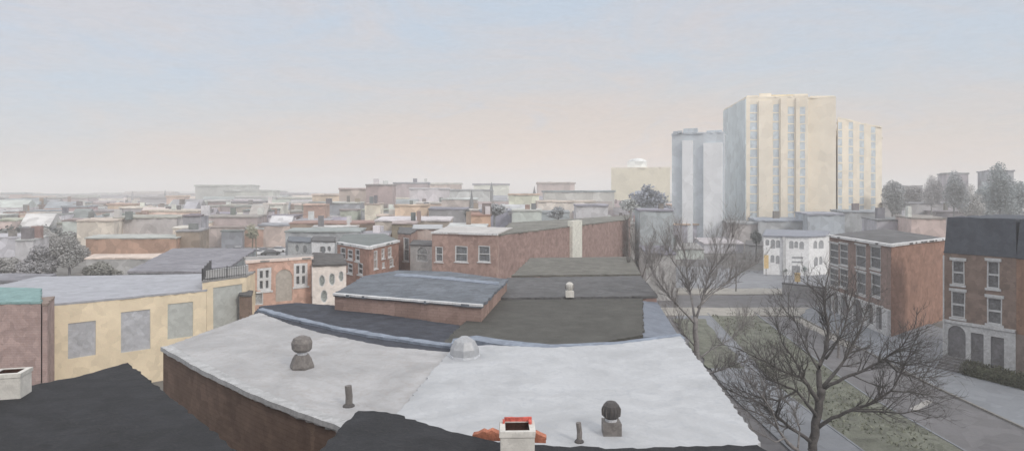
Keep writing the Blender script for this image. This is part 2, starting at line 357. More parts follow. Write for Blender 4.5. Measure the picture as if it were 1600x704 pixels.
structure(MB().prism(strip(33.4, 33.55, 4, 86, 0, 0, o=lambda y: off(y)*.6), -.1, .15).build('kerb', kerbm))
structure(MB().prism(strip(16.6, 20.8, 4, 82, 0, 0), -.1, .12).build('path', walkm))
structure(MB().prism(wobble(strip(20.95, 26.85, 4, 82, 0, 0), .8, .1, 21), -.1, .125).build('lawn', grassm))
structure(MB().prism(strip(26.85, 27.0, 4, 82, 0, 0), -.1, .16).build('kerb', walkm))
structure(MB().prism(strip(20.8, 20.95, 4, 82, 0, 0), -.1, .155).build('kerb', walkm))
structure(MB().prism([(4, 86), (60, 86), (60, 97), (4, 97)], -.1, .012).build('road', asphalt))
structure(MB().prism(wobble([(4, 80.5), (36, 80), (40, 85.8), (4, 85.8)], 2, .25, 5), -.1, .14).build('pavement', sand))
structure(MB().prism(wobble([(4, 97.2), (52, 97.2), (52, 103), (4, 103.5)], 2, .3, 6), -.1, .14).build('pavement', sand))
structure(MB().prism(wobble([(24, 103.2), (62, 103.2), (66, 117), (28, 140)], 3, .3, 7), -.1, .10).build('forecourt', paint('pale_blue_paving', (150,154,162), .95, .2, .1)))
structure(MB().prism(wobble([(17.2, 56), (20.4, 56), (23.6, 78), (19.6, 78)], 1.5, .35, 8), .1, .134).build('lawn', grassm))
structure(MB().prism(wobble([(31.5+off(66), 64), (33.0+off(66), 64), (33.2+off(80), 79), (30.4+off(80), 79)], 1.5, .25, 9), -.1, .02).build('verge', sand))
structure(MB().prism(wobble([(8, 64), (14.5, 64), (18, 80), (8, 80)], 1.5, .35, 10), .1, .145).build('path', sand))
mark = paint('worn_road_paint', (170,168,164), 1.0, 2, .2)
rnd = random.Random(4)
for i, (px, py, w_, l_, a_) in enumerate([(1168, 638, .28, 1.5, .25), (1240, 686, .25, 2.2, .2), (1440, 632, .4, 2.6, .9), (1512, 672, .35, 1.6, 1.2), (1320, 555, .3, 2.6, .6)]):
    x, y = P(px, py, .02); c, s = math.cos(a_), math.sin(a_)
    q = [(x-w_*c-l_*s, y+w_*s-l_*c), (x+w_*c-l_*s, y-w_*s-l_*c), (x+w_*c+l_*s, y-w_*s+l_*c), (x-w_*c+l_*s, y+w_*s+l_*c)]
    if i in (2, 0, 1): structure(MB().prism(wobble([(x+(a-x)*.6, y+(b-y)*.6) for a, b in q], .4, .06, i), .005, .02).build('road_marking', mark))

# grass tufts: nobody could count these
rnd = random.Random(11); T = MB()
for i in range(3600):
    y = 30+52*rnd.random()**1.3; x = rnd.uniform(21.1, 26.7)+off(y)
    if noise.noise((x*.35, y*.2, 0)) < -.05: continue
    a = rnd.uniform(0, 6.3); h_ = rnd.uniform(.05, .22); wd = rnd.uniform(.04, .12)
    T.add([(x-wd*math.cos(a), y-wd*math.sin(a), .12), (x+wd*math.cos(a), y+wd*math.sin(a), .12), (x+rnd.uniform(-.12,.12), y+rnd.uniform(-.12,.12), .12+h_)], [(0,1,2)])
stuff(T.build('grass', paint('grass_tufts', (108,112,96), 1.6, .5, .3)), 'thin dull green grass tufts on the street median', 'grass')

# ------------------------------------------------------------------ near roofs
building('dark_roofed_house', 'black tar roofed house in the bottom left corner with a white chimney', 'house',
    [P(200,566,10.4), P(250,607,10.4), P(310,655,10.4), P(370,702,10.4), (-4.2, 10.3), (-5.5, 7.5), (-22, 7.5), (-22, 17.2), P(40,603,10.4), P(125,587,10.4)], 0, 10.24, brown_wall, black_roof, over=.0, wob=.04)
building('dark_roofed_house', 'nearest house with a dark tar roof along the bottom centre edge', 'house',
    [P(560,641,10.4), P(604,643,10.4), P(690,668,10.4), P(778,690,10.4), P(850,694,10.4), P(960,700,10.4), P(1075,697,10.4), P(1183,694,10.4), (5.6, 10.5), (5.6, 3), (-4.0, 3), (-4.0, 10.5), P(495,706,10.4)], 0, 10.24, brown_wall, black_roof, over=.0, wob=.05)
W1 = [P(255,543,9), P(330,583,9), P(398,616,9), P(470,645,9), P(523,663,9), (-3.9, 16.6), (-3.4, 18.2), P(704,550,9), P(600,541,9), P(500,520,9), P(450,505,9), P(405,488,9)]
def bowl(x, y): return .05*math.sin(x*.5)*math.cos(y*.4)
T = building('row_house', 'brown brick house under a grey white roof sloping to the left', 'house', W1, 0, 8.84, brown_wall, roof_cream, over=.05, wob=.05,
    cope=(paint('grey_coping', (168,170,172), 1.3, 1.2, .15, tint=(140,140,142), tf=.5), .34, .14), edges=[0,1,2,3,4])
W2 = [(-3.30, 18.2), (-3.75, 16.6), (-3.0, 15.2), (5.75, 15.2), P(1186,693,9), P(1110,590,9), P(1063,527,9), P(960,540,9), P(860,545,9), P(760,541,9), P(708,545,9)]
building('row_house', 'house with the large bright white flat roof in the centre foreground', 'house', W2, 0, 8.90, midbrick, roof_white, over=.03, wob=.05)
# flashing between the roofs
T = MB(); pts = [P(708,529,8.97), P(745,524,8.97), P(790,531,8.97), P(860,538,8.97), P(960,534,8.97), P(1062,521,8.97)]
pb = [(x, y-.95) for x, y in pts]
o = T.prism(wobble(pts, .5, .04, 3, False)+wobble(pb, .5, .05, 4, False)[::-1], 8.3, 8.985).build('roof_flashing', blue_edge); o['label'] = 'pale blue flashing strip behind the bright white roof'; o['category'] = 'flashing'

# C : dark blue roof strip
Cp = [P(402,491,8.6), P(500,525,8.6), P(600,547,8.6), P(716,557,8.6), P(740,522,8.6), P(726,508,8.6), P(610,493,8.6), P(522,476,8.6), P(465,472,8.6), P(412,477,8.6)]
Cl = [(x, y) for x, y in Cp]
building('row_house', 'low house with a long dark blue grey roof between white roof and brick wall', 'house', Cp, 0, 8.38, mauve, dark_blue_roof, over=.25, wob=.06)
pts = [P(402,484,8.62), P(450,497,8.62), P(520,514,8.62), P(600,528,8.62), P(704,542,8.62)]
pt2 = [(x+.1, y+.55) for x, y in pts]
o = MB().prism(wobble(pts, .5, .07, 13, False)+wobble(pt2, .5, .09, 14, False)[::-1], 8.5, 8.66).build('gutter', blue_edge); o['label'] = 'pale blue gutter strip along the dark blue roof'; o['category'] = 'gutter'

# D : long brick wall with slate roof
D0, D1 = P(523,458,9.5), P(752,476,9.5)
building('row_house', 'long low brown brick building with a blue grey roof behind the dark roof', 'house',
    [D0, D1, P(792,436,9.5), P(700,424,9.5), P(622,422,9.5), P(570,431,9.5)], 0, 9.34, midbrick, slate_roof, over=.08, wob=.07, cope=(trim, .14, .09), edges=[0])
pts = [P(620,427,9.52), P(700,432,9.52), P(780,440,9.52)]
o = MB().prism(wobble(pts, 1.2, .25, 23, False)+wobble([(x, y-1.4) for x, y in pts], 1.2, .3, 24, False)[::-1], 9.45, 9.53).build('roof_patch', blue_edge); o['label'] = 'pale blue streak of sheeting at the back of the slate roof'; o['category'] = 'roof sheet'

# E : three tar roofs stepping back
building('row_house', 'house with the dark olive tar roof behind the white roof', 'house', [(-3.1, 28.9), (1.2, 27.4), P(1001,522,8.6), P(1002,466,8.6), P(770,469,8.6), P(716,514,8.6)], 0, 8.44, mauve, olive_roof, over=.1, wob=.07)
building('row_house', 'second tar roofed house with a pale vent cap, behind the olive roof', 'house', [P(770,467.5,8.6), P(1000,465,8.6), P(1026,464,8.6), P(1000,433,8.6), P(793,436,8.6)], 0, 8.56, mauve, mid_roof, over=.06, wob=.09)
building('row_house', 'third tar roofed house with a pale olive roof, touching the mauve wall', 'house', [P(800,434,8.6), P(1000,432,8.6), P(986,404,8.6), P(830,406,8.6)], 0, 8.66, mauve, light_olive, over=.06, wob=.1)
e0, e1, e2, e3 = P(1003,522,8.6), P(1004,467,8.6), P(1027,467,8.5), P(1062,521,8.4)
o = MB().add([(*e0, 8.5), (*e1, 8.5), (*e2, 8.3), (*e3, 8.2), (*e0, 0), (*e1, 0), (*e2, 0), (*e3, 0)], [(3,2,1,0), (4,5,1,0)[::-1], (5,6,2,1)[::-1], (6,7,3,2)[::-1], (7,4,0,3)[::-1]]).build('side_bay', blue_metal)
o['label'] = 'narrow side bay with a blue grey metal roof beside the olive roof'; o['category'] = 'bay'

# F : mauve brick block
vent3 = dict(kind='window', frame=trim, pane=(120,126,132), fw=.12, sill=True, sh=.12)
building('brick_block', 'mauve brick building with three sash windows and a pale cornice', 'building',
    [Q(675,81), Q(776,77.5), Q(800,92), Q(700,96)], 0, zat(366,79), mauve2, paint('pale_flat_roof', (186,184,182), 1.2, .3, .12), wob=.12, cope=(trim, .3, .2), edges=[0],
    ops={0: [dict(vent3, r=(680,385,692,409)), dict(vent3, r=(711,384,731,409)), dict(vent3, r=(747,384,766,409))]})
FA, FB = Q(777,79), Q(979,126)
Tm = building('brick_block', 'long blank mauve brick wall building with one white pilaster', 'building', [FA, FB, Q(985,150), Q(800,112)], 0, 10.15, mauve, paint('grey_olive_roof', (112,112,106), 1.3, .25, .25, tint=(140,138,126), tf=.5), wob=.25, over=.2)
A, B = Vector(FA), Vector(FB); e = (B-A).normalized(); nr = Vector((e.y, -e.x))
ua = hit(A, B, 890)[0]; ub = hit(A, B, 905)[0]; a, b = A+e*ua, A+e*ub
MB().prism(wobble([tuple(a+nr*.5), tuple(b+nr*.5), tuple(b-nr*.3), tuple(a-nr*.3)], .5, .06), 0, 11.1).build('pilaster', paint('pale_sage_render', (178,178,168), 1.8, .9, .12), Tm)

# G
building('brick_block', 'narrow brown house with one tall pale window beside the row house corner', 'building', [Q(622,90), Q(642,88), Q(655,104), Q(624,106)], 0, zat(366,89), mauve2, mid_roof, wob=.15,
    ops={0: [dict(vent3, r=(630,371,639,408), pane=(132,138,142))]})
building('annex', 'grey rendered annex with one big pale window next to mauve brick', 'annex', [Q(641,84), Q(676,82), Q(684,90), Q(645,92)], 0, zat(384,83), paint('grey_render', (142,142,142), 1.8, .7, .12), mid_roof, wob=.12,
    ops={0: [dict(r=(650,384,669,409), frame=trim_dim, pane=(160,166,168), fw=.12, arch=1)]})
building('far_building', 'pinkish grey blank block rising behind the grey annex', 'building', [Q(646,100), Q(690,100), Q(690,112), Q(646,112)], 0, zat(358,100), paint('pinkish_render', (160,146,140), 1.8, .4, .12), roof_white, wob=.2)

# H : corner row
hs = dict(kind='window', frame=trim, pane=(84,84,88), fw=.16, sill=True, sh=.15)
hp = dict(kind='window', frame=trim, pane=(168,156,150), fw=.14, sill=True, sh=.1)
building('corner_house', 'red brown corner building with dark sash windows and white cornice', 'building',
    [Q(527,83), Q(577,75), Q(623,86), Q(600,101), Q(538,99)], 0, 8.9, redbrown, paint('green_grey_roof', (116,124,124), 1.15, .4, .12), wob=.14, cope=(trim, .45, .24), edges=[0, 1],
    ops={0: [dict(hs, r=(532,386,540,405)), dict(hs, r=(543,389,551,405)), dict(hs, r=(555,389,562,408), grid=(0,1)), dict(hs, r=(543,411,551,427)), dict(hs, r=(559,410,567,429))],
         1: [dict(hp, r=(584,391,590,420)), dict(hp, r=(596,388,601,404)), dict(hp, r=(606,386,612,402)), dict(hp, r=(597,409,601,418)), dict(hp, r=(609,404,615,416))]})

# I : white houses
wo = dict(kind='window', frame=trim_dim, pane=(140,144,148), fw=.08, arch=2, grid=(0,0))
building('white_house', 'small white house with two round windows behind the cream house', 'house', [Q(487,96), Q(523,94), Q(523,104), Q(490,106)], 0, 8.2, white, mid_roof, wob=.12,
    ops={0: [dict(wo, r=(499,384,509,396)), dict(wo, r=(511,384,517,393))]})
building('white_house', 'greyish white low house left of the round windowed house', 'house', [Q(450,104), Q(486,101), Q(486,112), Q(452,115)], 0, zat(378,103), paint('dull_white', (164,166,166), 1.6, .8, .14), slate_roof, wob=.15,
    ops={0: [dict(wo, r=(461,382,467,393), frame=None, kind='window_panel', pane=(140,144,146)), dict(wo, r=(473,383,480,395), frame=None, kind='window_panel', pane=(140,144,146))]})

# J : orange house
big = dict(kind='window', frame=trim, pane=(104,108,112), fw=.26, grid=(1,1), bw=.28, sill=True, sh=.18)
building('orange_house', 'orange brick house with two big white cross windows and a bricked up arch', 'house', [Q(386,61.5), Q(487,65.5), Q(487,68.5), Q(384,66)], 0, 8.72, orange, paint('grey_felt', (150,148,146), 1.2, .4, .15), wob=.1,
    cope=(paint('peach_coping', (200,182,172), 1.6, 1, .1), .3, .2), edges=[0],
    ops={0: [dict(big, r=(402,418,424,454)), dict(big, r=(459,411,481,447)), dict(kind='bricked_arch', frame=None, pane=infill3, r=(431,420,457,470), arch=1), dict(kind='door', frame=trim, pane=(176,180,184), fw=.08, grid=(0,0), r=(393,453,411,476), arch=1)]})
# K : cream house
ko = dict(kind='window', frame=trim, pane=(158,166,164), fw=.07, grid=(0,0), arch=2)
building('cream_house', 'narrow cream house with pale oval windows beside the orange house', 'house', [Q(488,63.5), Q(541,64.5), Q(535,75), Q(489,77)], 0, zat(416,63.5), cream, paint('charcoal_felt', (84,82,82), 1.3, .5, .3, tint=(110,104,98)), wob=.1,
    ops={0: [dict(ko, r=(498,429,508,448)), dict(ko, r=(514,426,524,446)), dict(ko, r=(529,423,537,440)), dict(ko, r=(501,452,512,472))]})

# L : yellow building
gi = dict(kind='blocked_window', frame=None, pane=infill)
YA, YB = Q(66,47.4), Q(322,55)
building('yellow_building', 'long yellow stucco building with three blocked grey windows', 'building', [YA, YB, (-26.4, 66.5), (-47.0, 63.5), (-45.0, 51)], 0, 7.0, yellow, lav_roof, wob=.08, over=.05,
    ops={0: [dict(gi, r=(106,503,150,557)), dict(gi, r=(189,485,235,548), arch=0), dict(gi, r=(262,473,302,527), pane=infill2)]})
Ty = building('yellow_building', 'taller yellow end block with a railed roof and blocked doorway', 'building', [Q(316,54.8), Q(385,58.5), (-25.3, 64.5), (-29.6, 63)], 0, 7.75, yellow, paint('pale_deck', (150,150,150), 1.1, .8, .15), wob=.06, over=.05,
    ops={0: [dict(gi, r=(333,446,379,512), pane=infill2, kind='blocked_doorway')]})
# railing round that roof
rail = MB(); a, b, c = Vector(Q(316,54.9)), Vector(Q(384,58.4)), Vector((-29.5, 62.8))
rt = thing('roof_railing', 'dark iron railing round the taller yellow roof', 'railing', (a.x, a.y, 7.92))
for A_, B_ in ((a, b), (a, c)):
    nn = int((B_-A_).length/.22)
    for k in range(nn+1):
        p = A_+(B_-A_)*k/nn; r_ = .05 if k % 10 == 0 else .018
        MBp = rail.tube([(p.x, p.y, 7.9), (p.x, p.y, 8.85 if k % 10 else 8.98)], [r_, r_], 4)
rail.build('balusters', paint('dark_iron', (84,86,90), 1.3, 2, .2), rt)
hr = MB()
for A_, B_ in ((a, b), (a, c)):
    for z in (8.05, 8.86): hr.tube([(A_.x, A_.y, z), (B_.x, B_.y, z)], [.035, .035], 5)
hr.build('handrail', paint('dark_iron', (84,86,90)), rt)
MB().prism([tuple(a+(b-a)*.02+Vector((.1,.3))), tuple(b+Vector((-.2,.3))), tuple(b+Vector((-.5,1.8))), tuple(a+Vector((.6,1.9)))], 7.92, 8.75).build('windbreak', paint('pale_screen', (166,168,170), 1.5, 2, .12, streak=(6,6,1)), rt)
# small lean-to between yellow and orange buildings
building('shed', 'small brown shed squeezed between yellow block and orange house', 'shed', [Q(374,57), Q(392,56.5), Q(394,59), Q(378,60)], 0, zat(462,57), brick('shed_brown', (116,96,84), 1.8), mid_roof, wob=.05)

# M : pink house with teal roof
building('pink_house', 'dusty pink brick house with a teal roof at the left edge', 'house', [Q(-60,43.5), Q(64,43.8), Q(62,50), Q(-60,51)], 0, 7.85, pink, teal, wob=.1, over=.05)
building('pink_house', 'pink brick wall building just left of the yellow one', 'house', [Q(66,43.85), Q(74,43.9), (-33.6, 47), Q(64,46.5)], 0, 7.7, pink, paint('brown_felt', (140,122,112), 1.2, .6, .2), wob=.1, over=.05)

# ------------------------------------------------------------------ roof furniture
def chimney(px, py, z, w_, d_, h_, label, rim=None, yaw=0):
    x, y = P(px, py, z); t = thing('chimney', label, 'chimney', (x, y, z))
    c, s = math.cos(yaw), math.sin(yaw)
    def q(hw, hd, ox=0, oy=0, ta=0):
        return [(x+(a*hw+ox)*c-(b*hd+oy)*s, y+(a*hw+ox)*s+(b*hd+oy)*c) for a, b in ((-1,-1),(1,-1),(1,1),(-1,1))]
    outer, hole = q(w_/2, d_/2), q(w_*.34, d_*.36); z1 = z+h_
    W = MB(); rr = random.Random(7); J = lambda p: (p[0]+rr.uniform(-.012,.012), p[1]+rr.uniform(-.012,.012))
    outer2 = q(w_/2*.94, d_/2*.94)
    W.add([(*p, z-.15) for p in outer2]+[(*J(p), z1-.12) for p in outer2]+[(*J(p), z1-.1) for p in outer]+[(*J(p), z1) for p in outer]+[(*p, z1) for p in hole]+[(*p, z1-.5) for p in hole],
          [(k, (k+1) % 4, 4+(k+1) % 4, 4+k) for k in range(4)]+[(4+k, 4+(k+1) % 4, 8+(k+1) % 4, 8+k) for k in range(4)]+[(8+k, 8+(k+1) % 4, 12+(k+1) % 4, 12+k) for k in range(4)]+
          [(12+k, 12+(k+1) % 4, 16+(k+1) % 4, 16+k) for k in range(4)]+[(16+k, 16+(k+1) % 4, 20+(k+1) % 4, 20+k) for k in range(4)])
    W.build('stack', chimw, t)
    lining = q(w_*.337, d_*.357); MB().add([(*p, z1-.015) for p in lining]+[(*p, z1-.12) for p in lining], [(k, (k+1) % 4, 4+(k+1) % 4, 4+k) for k in range(4)]+[(4,5,6,7)]).build('flue', soot, t)
    if rim:
        Rm = MB(); zr = z1+.002
        # clay liner lip standing at the back and sides of the hole
        for (a0, a1, b0, b1, hh) in ((-.36, .44, .38, .44, .075), (.35, .42, .12, .37, .04), (-.41, -.35, .2, .37, .05)):
            qq = [(x+(a*w_)*c-(b*d_)*s, y+(a*w_)*s+(b*d_)*c) for a, b in ((a0,b0),(a1,b0),(a1,b1),(a0,b1))]
            Rm.prism(wobble(qq, .06, .012, 2), zr, zr+hh)
        Rm.build('flue_liner', rim, t)
    return t
chimney(808, 716, 10.4, .66, .62, .62, 'white rendered chimney with a scarlet flue rim on the dark roof', flue_red, .03)
chimney(16, 618, 10.4, .72, .62, .62, 'white rendered chimney on the black roof at the left edge', None, .25)
# brick parapet behind the red-rimmed chimney
a = P(738, 679, 10.4); b = P(853, 684, 10.4)
bp = thing('parapet', 'broken terracotta brick parapet behind the white chimney', 'parapet', (*a, 10.3))
xa, ya = a; xb, yb = b; L_ = math.dist(a, b); ux, uy = (xb-xa)/L_, (yb-ya)/L_
prof = [(0, .0), (.1, .02), (.22, .09), (.3, .06), (.4, .11), (.5, .07), (.6, .04), (.9, .03), (1.1, .03), (1.24, .05), (1.32, .1), (1.38, .07), (L_, .01)]
vs = []; 
for dd in (0, .18):
    for s_, hh in prof: vs.append((xa+ux*s_-uy*dd, ya+uy*s_+ux*dd, 10.4+hh))
    for s_, hh in prof: vs.append((xa+ux*s_-uy*dd, ya+uy*s_+ux*dd, 10.3))
m = len(prof); fs = []
for k in range(m-1):
    fs += [(m+k, m+k+1, k+1, k), (2*m+k, 2*m+k+1, 3*m+k+1, 3*m+k), (k, k+1, 2*m+k+1, 2*m+k)]
MB().add(vs, fs).build('brickwork', terra, bp)

def hood_vent(px, py, z, s, label, style):
    x, y = P(px, py, z); t = thing('roof_vent', label, 'roof vent', (x, y, z))
    if style == 0:    # flared hexagonal base, bright collar, hexagonal drum hood
        MB().lathe(x, y, [(.44*s, z-.02), (.46*s, z+.08*s), (.36*s, z+.36*s), (.27*s, z+.5*s)], 6).build('base', metal, t)
        MB().lathe(x, y, [(.19*s, z+.49*s), (.19*s, z+.66*s)], 12).build('collar', metal_l, t)
        MB().lathe(x, y, [(.28*s, z+.62*s), (.37*s, z+.72*s), (.39*s, z+.96*s), (.31*s, z+1.12*s), (.12*s, z+1.2*s)], 9).build('hood', metal, t)
    else:             # square curb with a round turbine hood
        MB().prism([(x-.31*s, y-.3*s), (x+.31*s, y-.3*s), (x+.29*s, y+.3*s), (x-.29*s, y+.3*s)], z-.02, z+.42*s).build('base', metal, t)
        MB().lathe(x, y, [(.2*s, z+.42*s), (.2*s, z+.56*s)], 12).build('collar', metal_l, t)
        o = MB().lathe(x, y, [(.22*s, z+.52*s), (.28*s, z+.6*s), (.3*s, z+.78*s), (.27*s, z+.95*s), (.17*s, z+1.06*s), (.05*s, z+1.1*s)], 14).build('hood', metal_d, t)
        vn = MB()
        for k in range(14):
            a = 2*math.pi*k/14; c, s_ = math.cos(a), math.sin(a)
            vn.add([(x+(.27*c)*s, y+(.27*s_)*s, z+.58*s), (x+(.325*c)*s, y+(.325*s_)*s, z+.62*s), (x+(.335*c)*s, y+(.335*s_)*s, z+.82*s), (x+(.25*c)*s, y+(.25*s_)*s, z+.97*s)], [(0,1,2,3)])
        vn.build('vanes', metal, o)
    return t
hood_vent(472, 574, 9.0, .98, 'flared metal roof vent with hexagonal hood on the left grey white roof', 0)
hood_vent(955, 676, 9.06, .78, 'round hooded vent on a square base on the bright white roof', 1)
hood_vent(890, 463, 8.72, .86, 'pale stubby vent cap on the middle tar roof', 1)
for m_o in bpy.data.objects:
    if m_o.parent and m_o.parent.get('label', '').startswith('pale stubby') and m_o.type == 'MESH':
        m_o.data.materials.clear(); m_o.data.materials.append(chimw)
for px, py, z, r_, h_, lb in ((545, 634, 9.0, .105, .62, 'short rusty vent pipe near the corner of the left white roof'), (905, 690, 9.06, .07, .5, 'thin vent pipe left of the hooded vent on the bright white roof')):
    x, y = P(px, py, z); t = thing('vent_pipe', lb, 'vent pipe', (x, y, z))
    MB().tube([(x, y, z-.05), (x+.01, y, z+h_*.5), (x-.02, y, z+h_)], [r_, r_, r_*.97], 10).build('pipe', metal, t)
    MB().lathe(x, y, [(r_*1.8, z-.01), (r_*1.7, z+.03), (r_*1.05, z+.08)], 10).build('boot', metal_d, t)
# skylight: translucent hexagonal dome
x, y = P(726, 557, 9.05); t = thing('skylight', 'cloudy faceted skylight dome where the two white roofs meet', 'skylight', (x, y, 9.05))
MB().lathe(x, y, [(.60, 9.0), (.60, 9.14)], 8).build('frame', metal_l, t)
MB().lathe(x, y, [(.57, 9.14), (.55, 9.4), (.40, 9.68), (.16, 9.84)], 8).build('dome', paint('cloudy_acrylic', (172,176,182), 1.0, 1.3, .12, rough=.3, spec=.5), t)

# ------------------------------------------------------------------ right side buildings
rs = dict(kind='window', frame=trim_dim, pane=(104,108,114), fw=.1, bw=.12, sill=True, lintel=True, sh=.16)
RA, RB, RC, RD = (40.5, 68.4), (41.9, 84.5), (58, 100), (53.2, 78.6)
T = building('brick_house', 'large brown brick corner house with arcaded white ground floor', 'house', [RB, RA, RD, RC], 0, 9.75, r0brick, paint('grey_flat_roof', (98,99,102), 1.2, .25, .2, tint=(116,114,112)), wob=.13, over=.25, cope=(trim, .4, .22), edges=[0, 1],
    ops={0: [dict(rs, r=(1296,380,1310,413), grid=(0,2)), dict(rs, r=(1312,381,1325,414), grid=(0,2)), dict(rs, r=(1337,383,1353,418), grid=(0,1)), dict(rs, r=(1360,385,1376,420), grid=(0,1)),
             dict(rs, r=(1296,419,1310,447), grid=(0,2)), dict(rs, r=(1312,420,1325,449), grid=(0,2)), dict(rs, r=(1338,425,1353,460), grid=(0,1)), dict(rs, r=(1361,428,1376,463), grid=(0,1))]})
# terracotta side wall skin and white arcaded ground floor
def skin(A, B, z0, z1, dd, mat, name, parent, holes=(), pane=None, wobt=0, hn='door'):
    A, B = Vector(A), Vector(B); e = (B-A); l = e.length; e.normalize(); nr = Vector((e.y, -e.x))
    if nr.dot(A) > 0: nr = -nr
    tops = [(l*k/12, z1+random.Random(k+int(l*10)).uniform(-wobt, wobt)) for k in range(12, -1, -1)]
    loops = [[(0, z0), (l, z0)]+tops]; hs = []
    for (x0, y0, x1, y1, arch) in holes:
        ua, Da = hit(A, B, x0); ub, Db = hit(A, B, x1); Dm = (Da+Db)/2
        if ua > ub: ua, ub = ub, ua
        zt, zb = zat(y0, Dm), max(z0+.02, zat(y1, Dm)); rr = (ub-ua)/2; um = (ua+ub)/2
        hole = [(ua, zb), (ub, zb)]+([(um+rr*math.cos(a), zt-rr+rr*math.sin(a)) for a in [math.pi*t/8 for t in range(9)]] if arch else [(ub, zt), (ua, zt)])
        loops.append(hole); hs.append(hole)
    flat = [p for lp in loops for p in lp]; tr = tessellate_polygon([[Vector((p[0], p[1], 0)) for p in lp] for lp in loops])
    M = MB(); M.add([(*(A+e*p[0]+nr*dd), p[1]) for p in flat], [tuple(t) for t in tr])
    for lp in loops:
        m = len(lp); M.add([(*(A+e*p[0]+nr*dd), p[1]) for p in lp]+[(*(A+e*p[0]+nr*.005), p[1]) for p in lp], [(k, (k+1) % m, m+(k+1) % m, m+k) for k in range(m)])
    o = M.build(name, mat, parent)
    for hole in hs:
        m = len(hole); MB().add([(*(A+e*p[0]+nr*.03), p[1]) for p in hole], [tuple(range(m))]).build(hn, pane, parent)
    return o
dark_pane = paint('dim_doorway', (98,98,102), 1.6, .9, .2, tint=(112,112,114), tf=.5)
skin(RA, RD, 0, 9.72, .06, r0side, 'side_wall', T)
skin(RB, RA, 0, 2.95, .35, trim_dim, 'ground_floor', T, [(1296,456,1303,486,1), (1306,457,1314,490,1), (1318,458,1329,494,1), (1338,467,1352,512,1), (1359,472,1369,506,1), (1374,477,1383,515,1)], dark_pane, .05, 'archway')
# R1
SA, SB = Q(1475,57.2), Q(1588,52.6)
r1 = [SA, SB, (SB[0]+10, SB[1]+6), (SA[0]+10, SA[1]+7)]
rw = dict(kind='window', frame=trim_dim, pane=(112,114,118), fw=.1, bw=.16, sill=True, lintel=True, sh=.2)
T = building('brick_house', 'brick row house with dark slate mansard, white basement and hedge', 'house', r1, 0, 10.1, r1brick, slate_dark, wob=.02, over=.05, thick=.12,
    ops={0: [dict(rw, r=(1487,407,1507,444)), dict(rw, r=(1542,408,1562,450)), dict(rw, r=(1486,455,1508,496)), dict(rw, r=(1542,465,1566,506))]})
def mansard(A, B, C, D, z0, z1, ins, parent, seed):
    c = (Vector(A)+Vector(B)+Vector(C)+Vector(D))/4; lo = wobble([A, B, C, D], .6, .03, seed); up = [tuple(Vector(p)+(c-Vector(p)).normalized()*ins) for p in lo]
    m = len(lo); M = MB().add([(*p, z0) for p in lo]+[(*p, z1+random.Random(i+seed).uniform(-.05,.05)) for i, p in enumerate(up)], [(k, (k+1) % m, m+(k+1) % m, m+k) for k in range(m)]+[tuple(range(m, 2*m))])
    return M.build('mansard', slate_dark, parent)
mansard(*r1, 10.22, 13.3, .35, T, 3)
skin(SA, SB, 0, 3.95, .14, trim_dim, 'basement_storey', T, [(1482,508,1510,558,1), (1518,520,1538,590,0), (1549,526,1570,600,0)], dark_pane, .03, 'doorway')
skin(SA, SB, 3.98, 4.2, .26, trim_dim, 'band_course', T)
r2 = [SB, Q(1665,48.5), (Q(1665,48.5)[0]+10, 54), (SB[0]+10, SB[1]+6)]
T = building('brick_house', 'warm brown brick row house cut off by the right edge', 'house', r2, 0, 10.05, r2brick, slate_dark, wob=.02, over=.04, thick=.12,
    ops={0: [dict(rw, r=(1612,408,1634,455)), dict(rw, r=(1612,470,1634,515))]})
mansard(*r2, 10.17, 13.25, .35, T, 5)
skin(SB, r2[1], 0, 3.9, .10, paint('dull_brown_render', (112,100,94), 1.6, .8, .15), 'basement_storey', T)  # plain dull brown coat on the basement storey
# downpipe on the corner
A, B = Vector(SA), Vector(SB); e = (B-A).normalized(); nr = Vector((e.y, -e.x)); nr = -nr if nr.dot(A) > 0 else nr
p = A+e*.12+nr*.34
dp = MB().tube([(p.x, p.y, .1), (p.x, p.y, 9.9)], [.06, .06], 7).build('downpipe', trim_dim); dp['label'] = 'pale downpipe at the left corner of the mansard house'; dp['category'] = 'downpipe'
# entrance steps
ua = hit(SA, SB, 1482)[0]; ub = hit(SA, SB, 1511)[0]; t = thing('entrance_steps', 'grey stone steps up to the arched basement door', 'steps', (*(A+e*ua), 0))
for k in range(5):
    a, b = A+e*(ua-.2)+nr*.16, A+e*(ub+.1)+nr*.16; dpth = .35*(5-k)
    MB().prism([tuple(a), tuple(b), tuple(b+nr*dpth), tuple(a+nr*dpth)], .1+.19*k, .1+.19*(k+1)-.003).build('step', paint('worn_stone', (120,120,122), 1.2, 1, .15), t)

# leafy masses
def leaf_mesh(lobes, n, size, seed, flat=1.0):
    rnd = random.Random(seed); M = MB(); tot = sum(l[3]*l[4]*l[5] for l in lobes)
    for (cx, cy_, cz, rx, ry, rz) in lobes:
        for i in range(int(n*rx*ry*rz/tot)):
            v = Vector((rnd.gauss(0,1), rnd.gauss(0,1), rnd.gauss(0,1))).normalized()*(rnd.random()**.38)
            p = Vector((cx+v.x*rx, cy_+v.y*ry, cz+v.z*rz)); 
            if noise.noise(p*(1.1/size*.35)) < -.18: continue
            a = Vector((rnd.gauss(0,1), rnd.gauss(0,1), rnd.gauss(0,1))).normalized()*size*rnd.uniform(.5,1.2); b = a.cross(Vector((rnd.gauss(0,1), rnd.gauss(0,1), rnd.gauss(0,1)))).normalized()*size*rnd.uniform(.4,.9)
            M.add([p-a, p-b, p+a, p+b], [(0,1,2,3)])
    return M
hedge_m = paint('hedge_leaves', (80,84,66), 1.4, .8, .3, tint=(100,98,72), tf=.5)
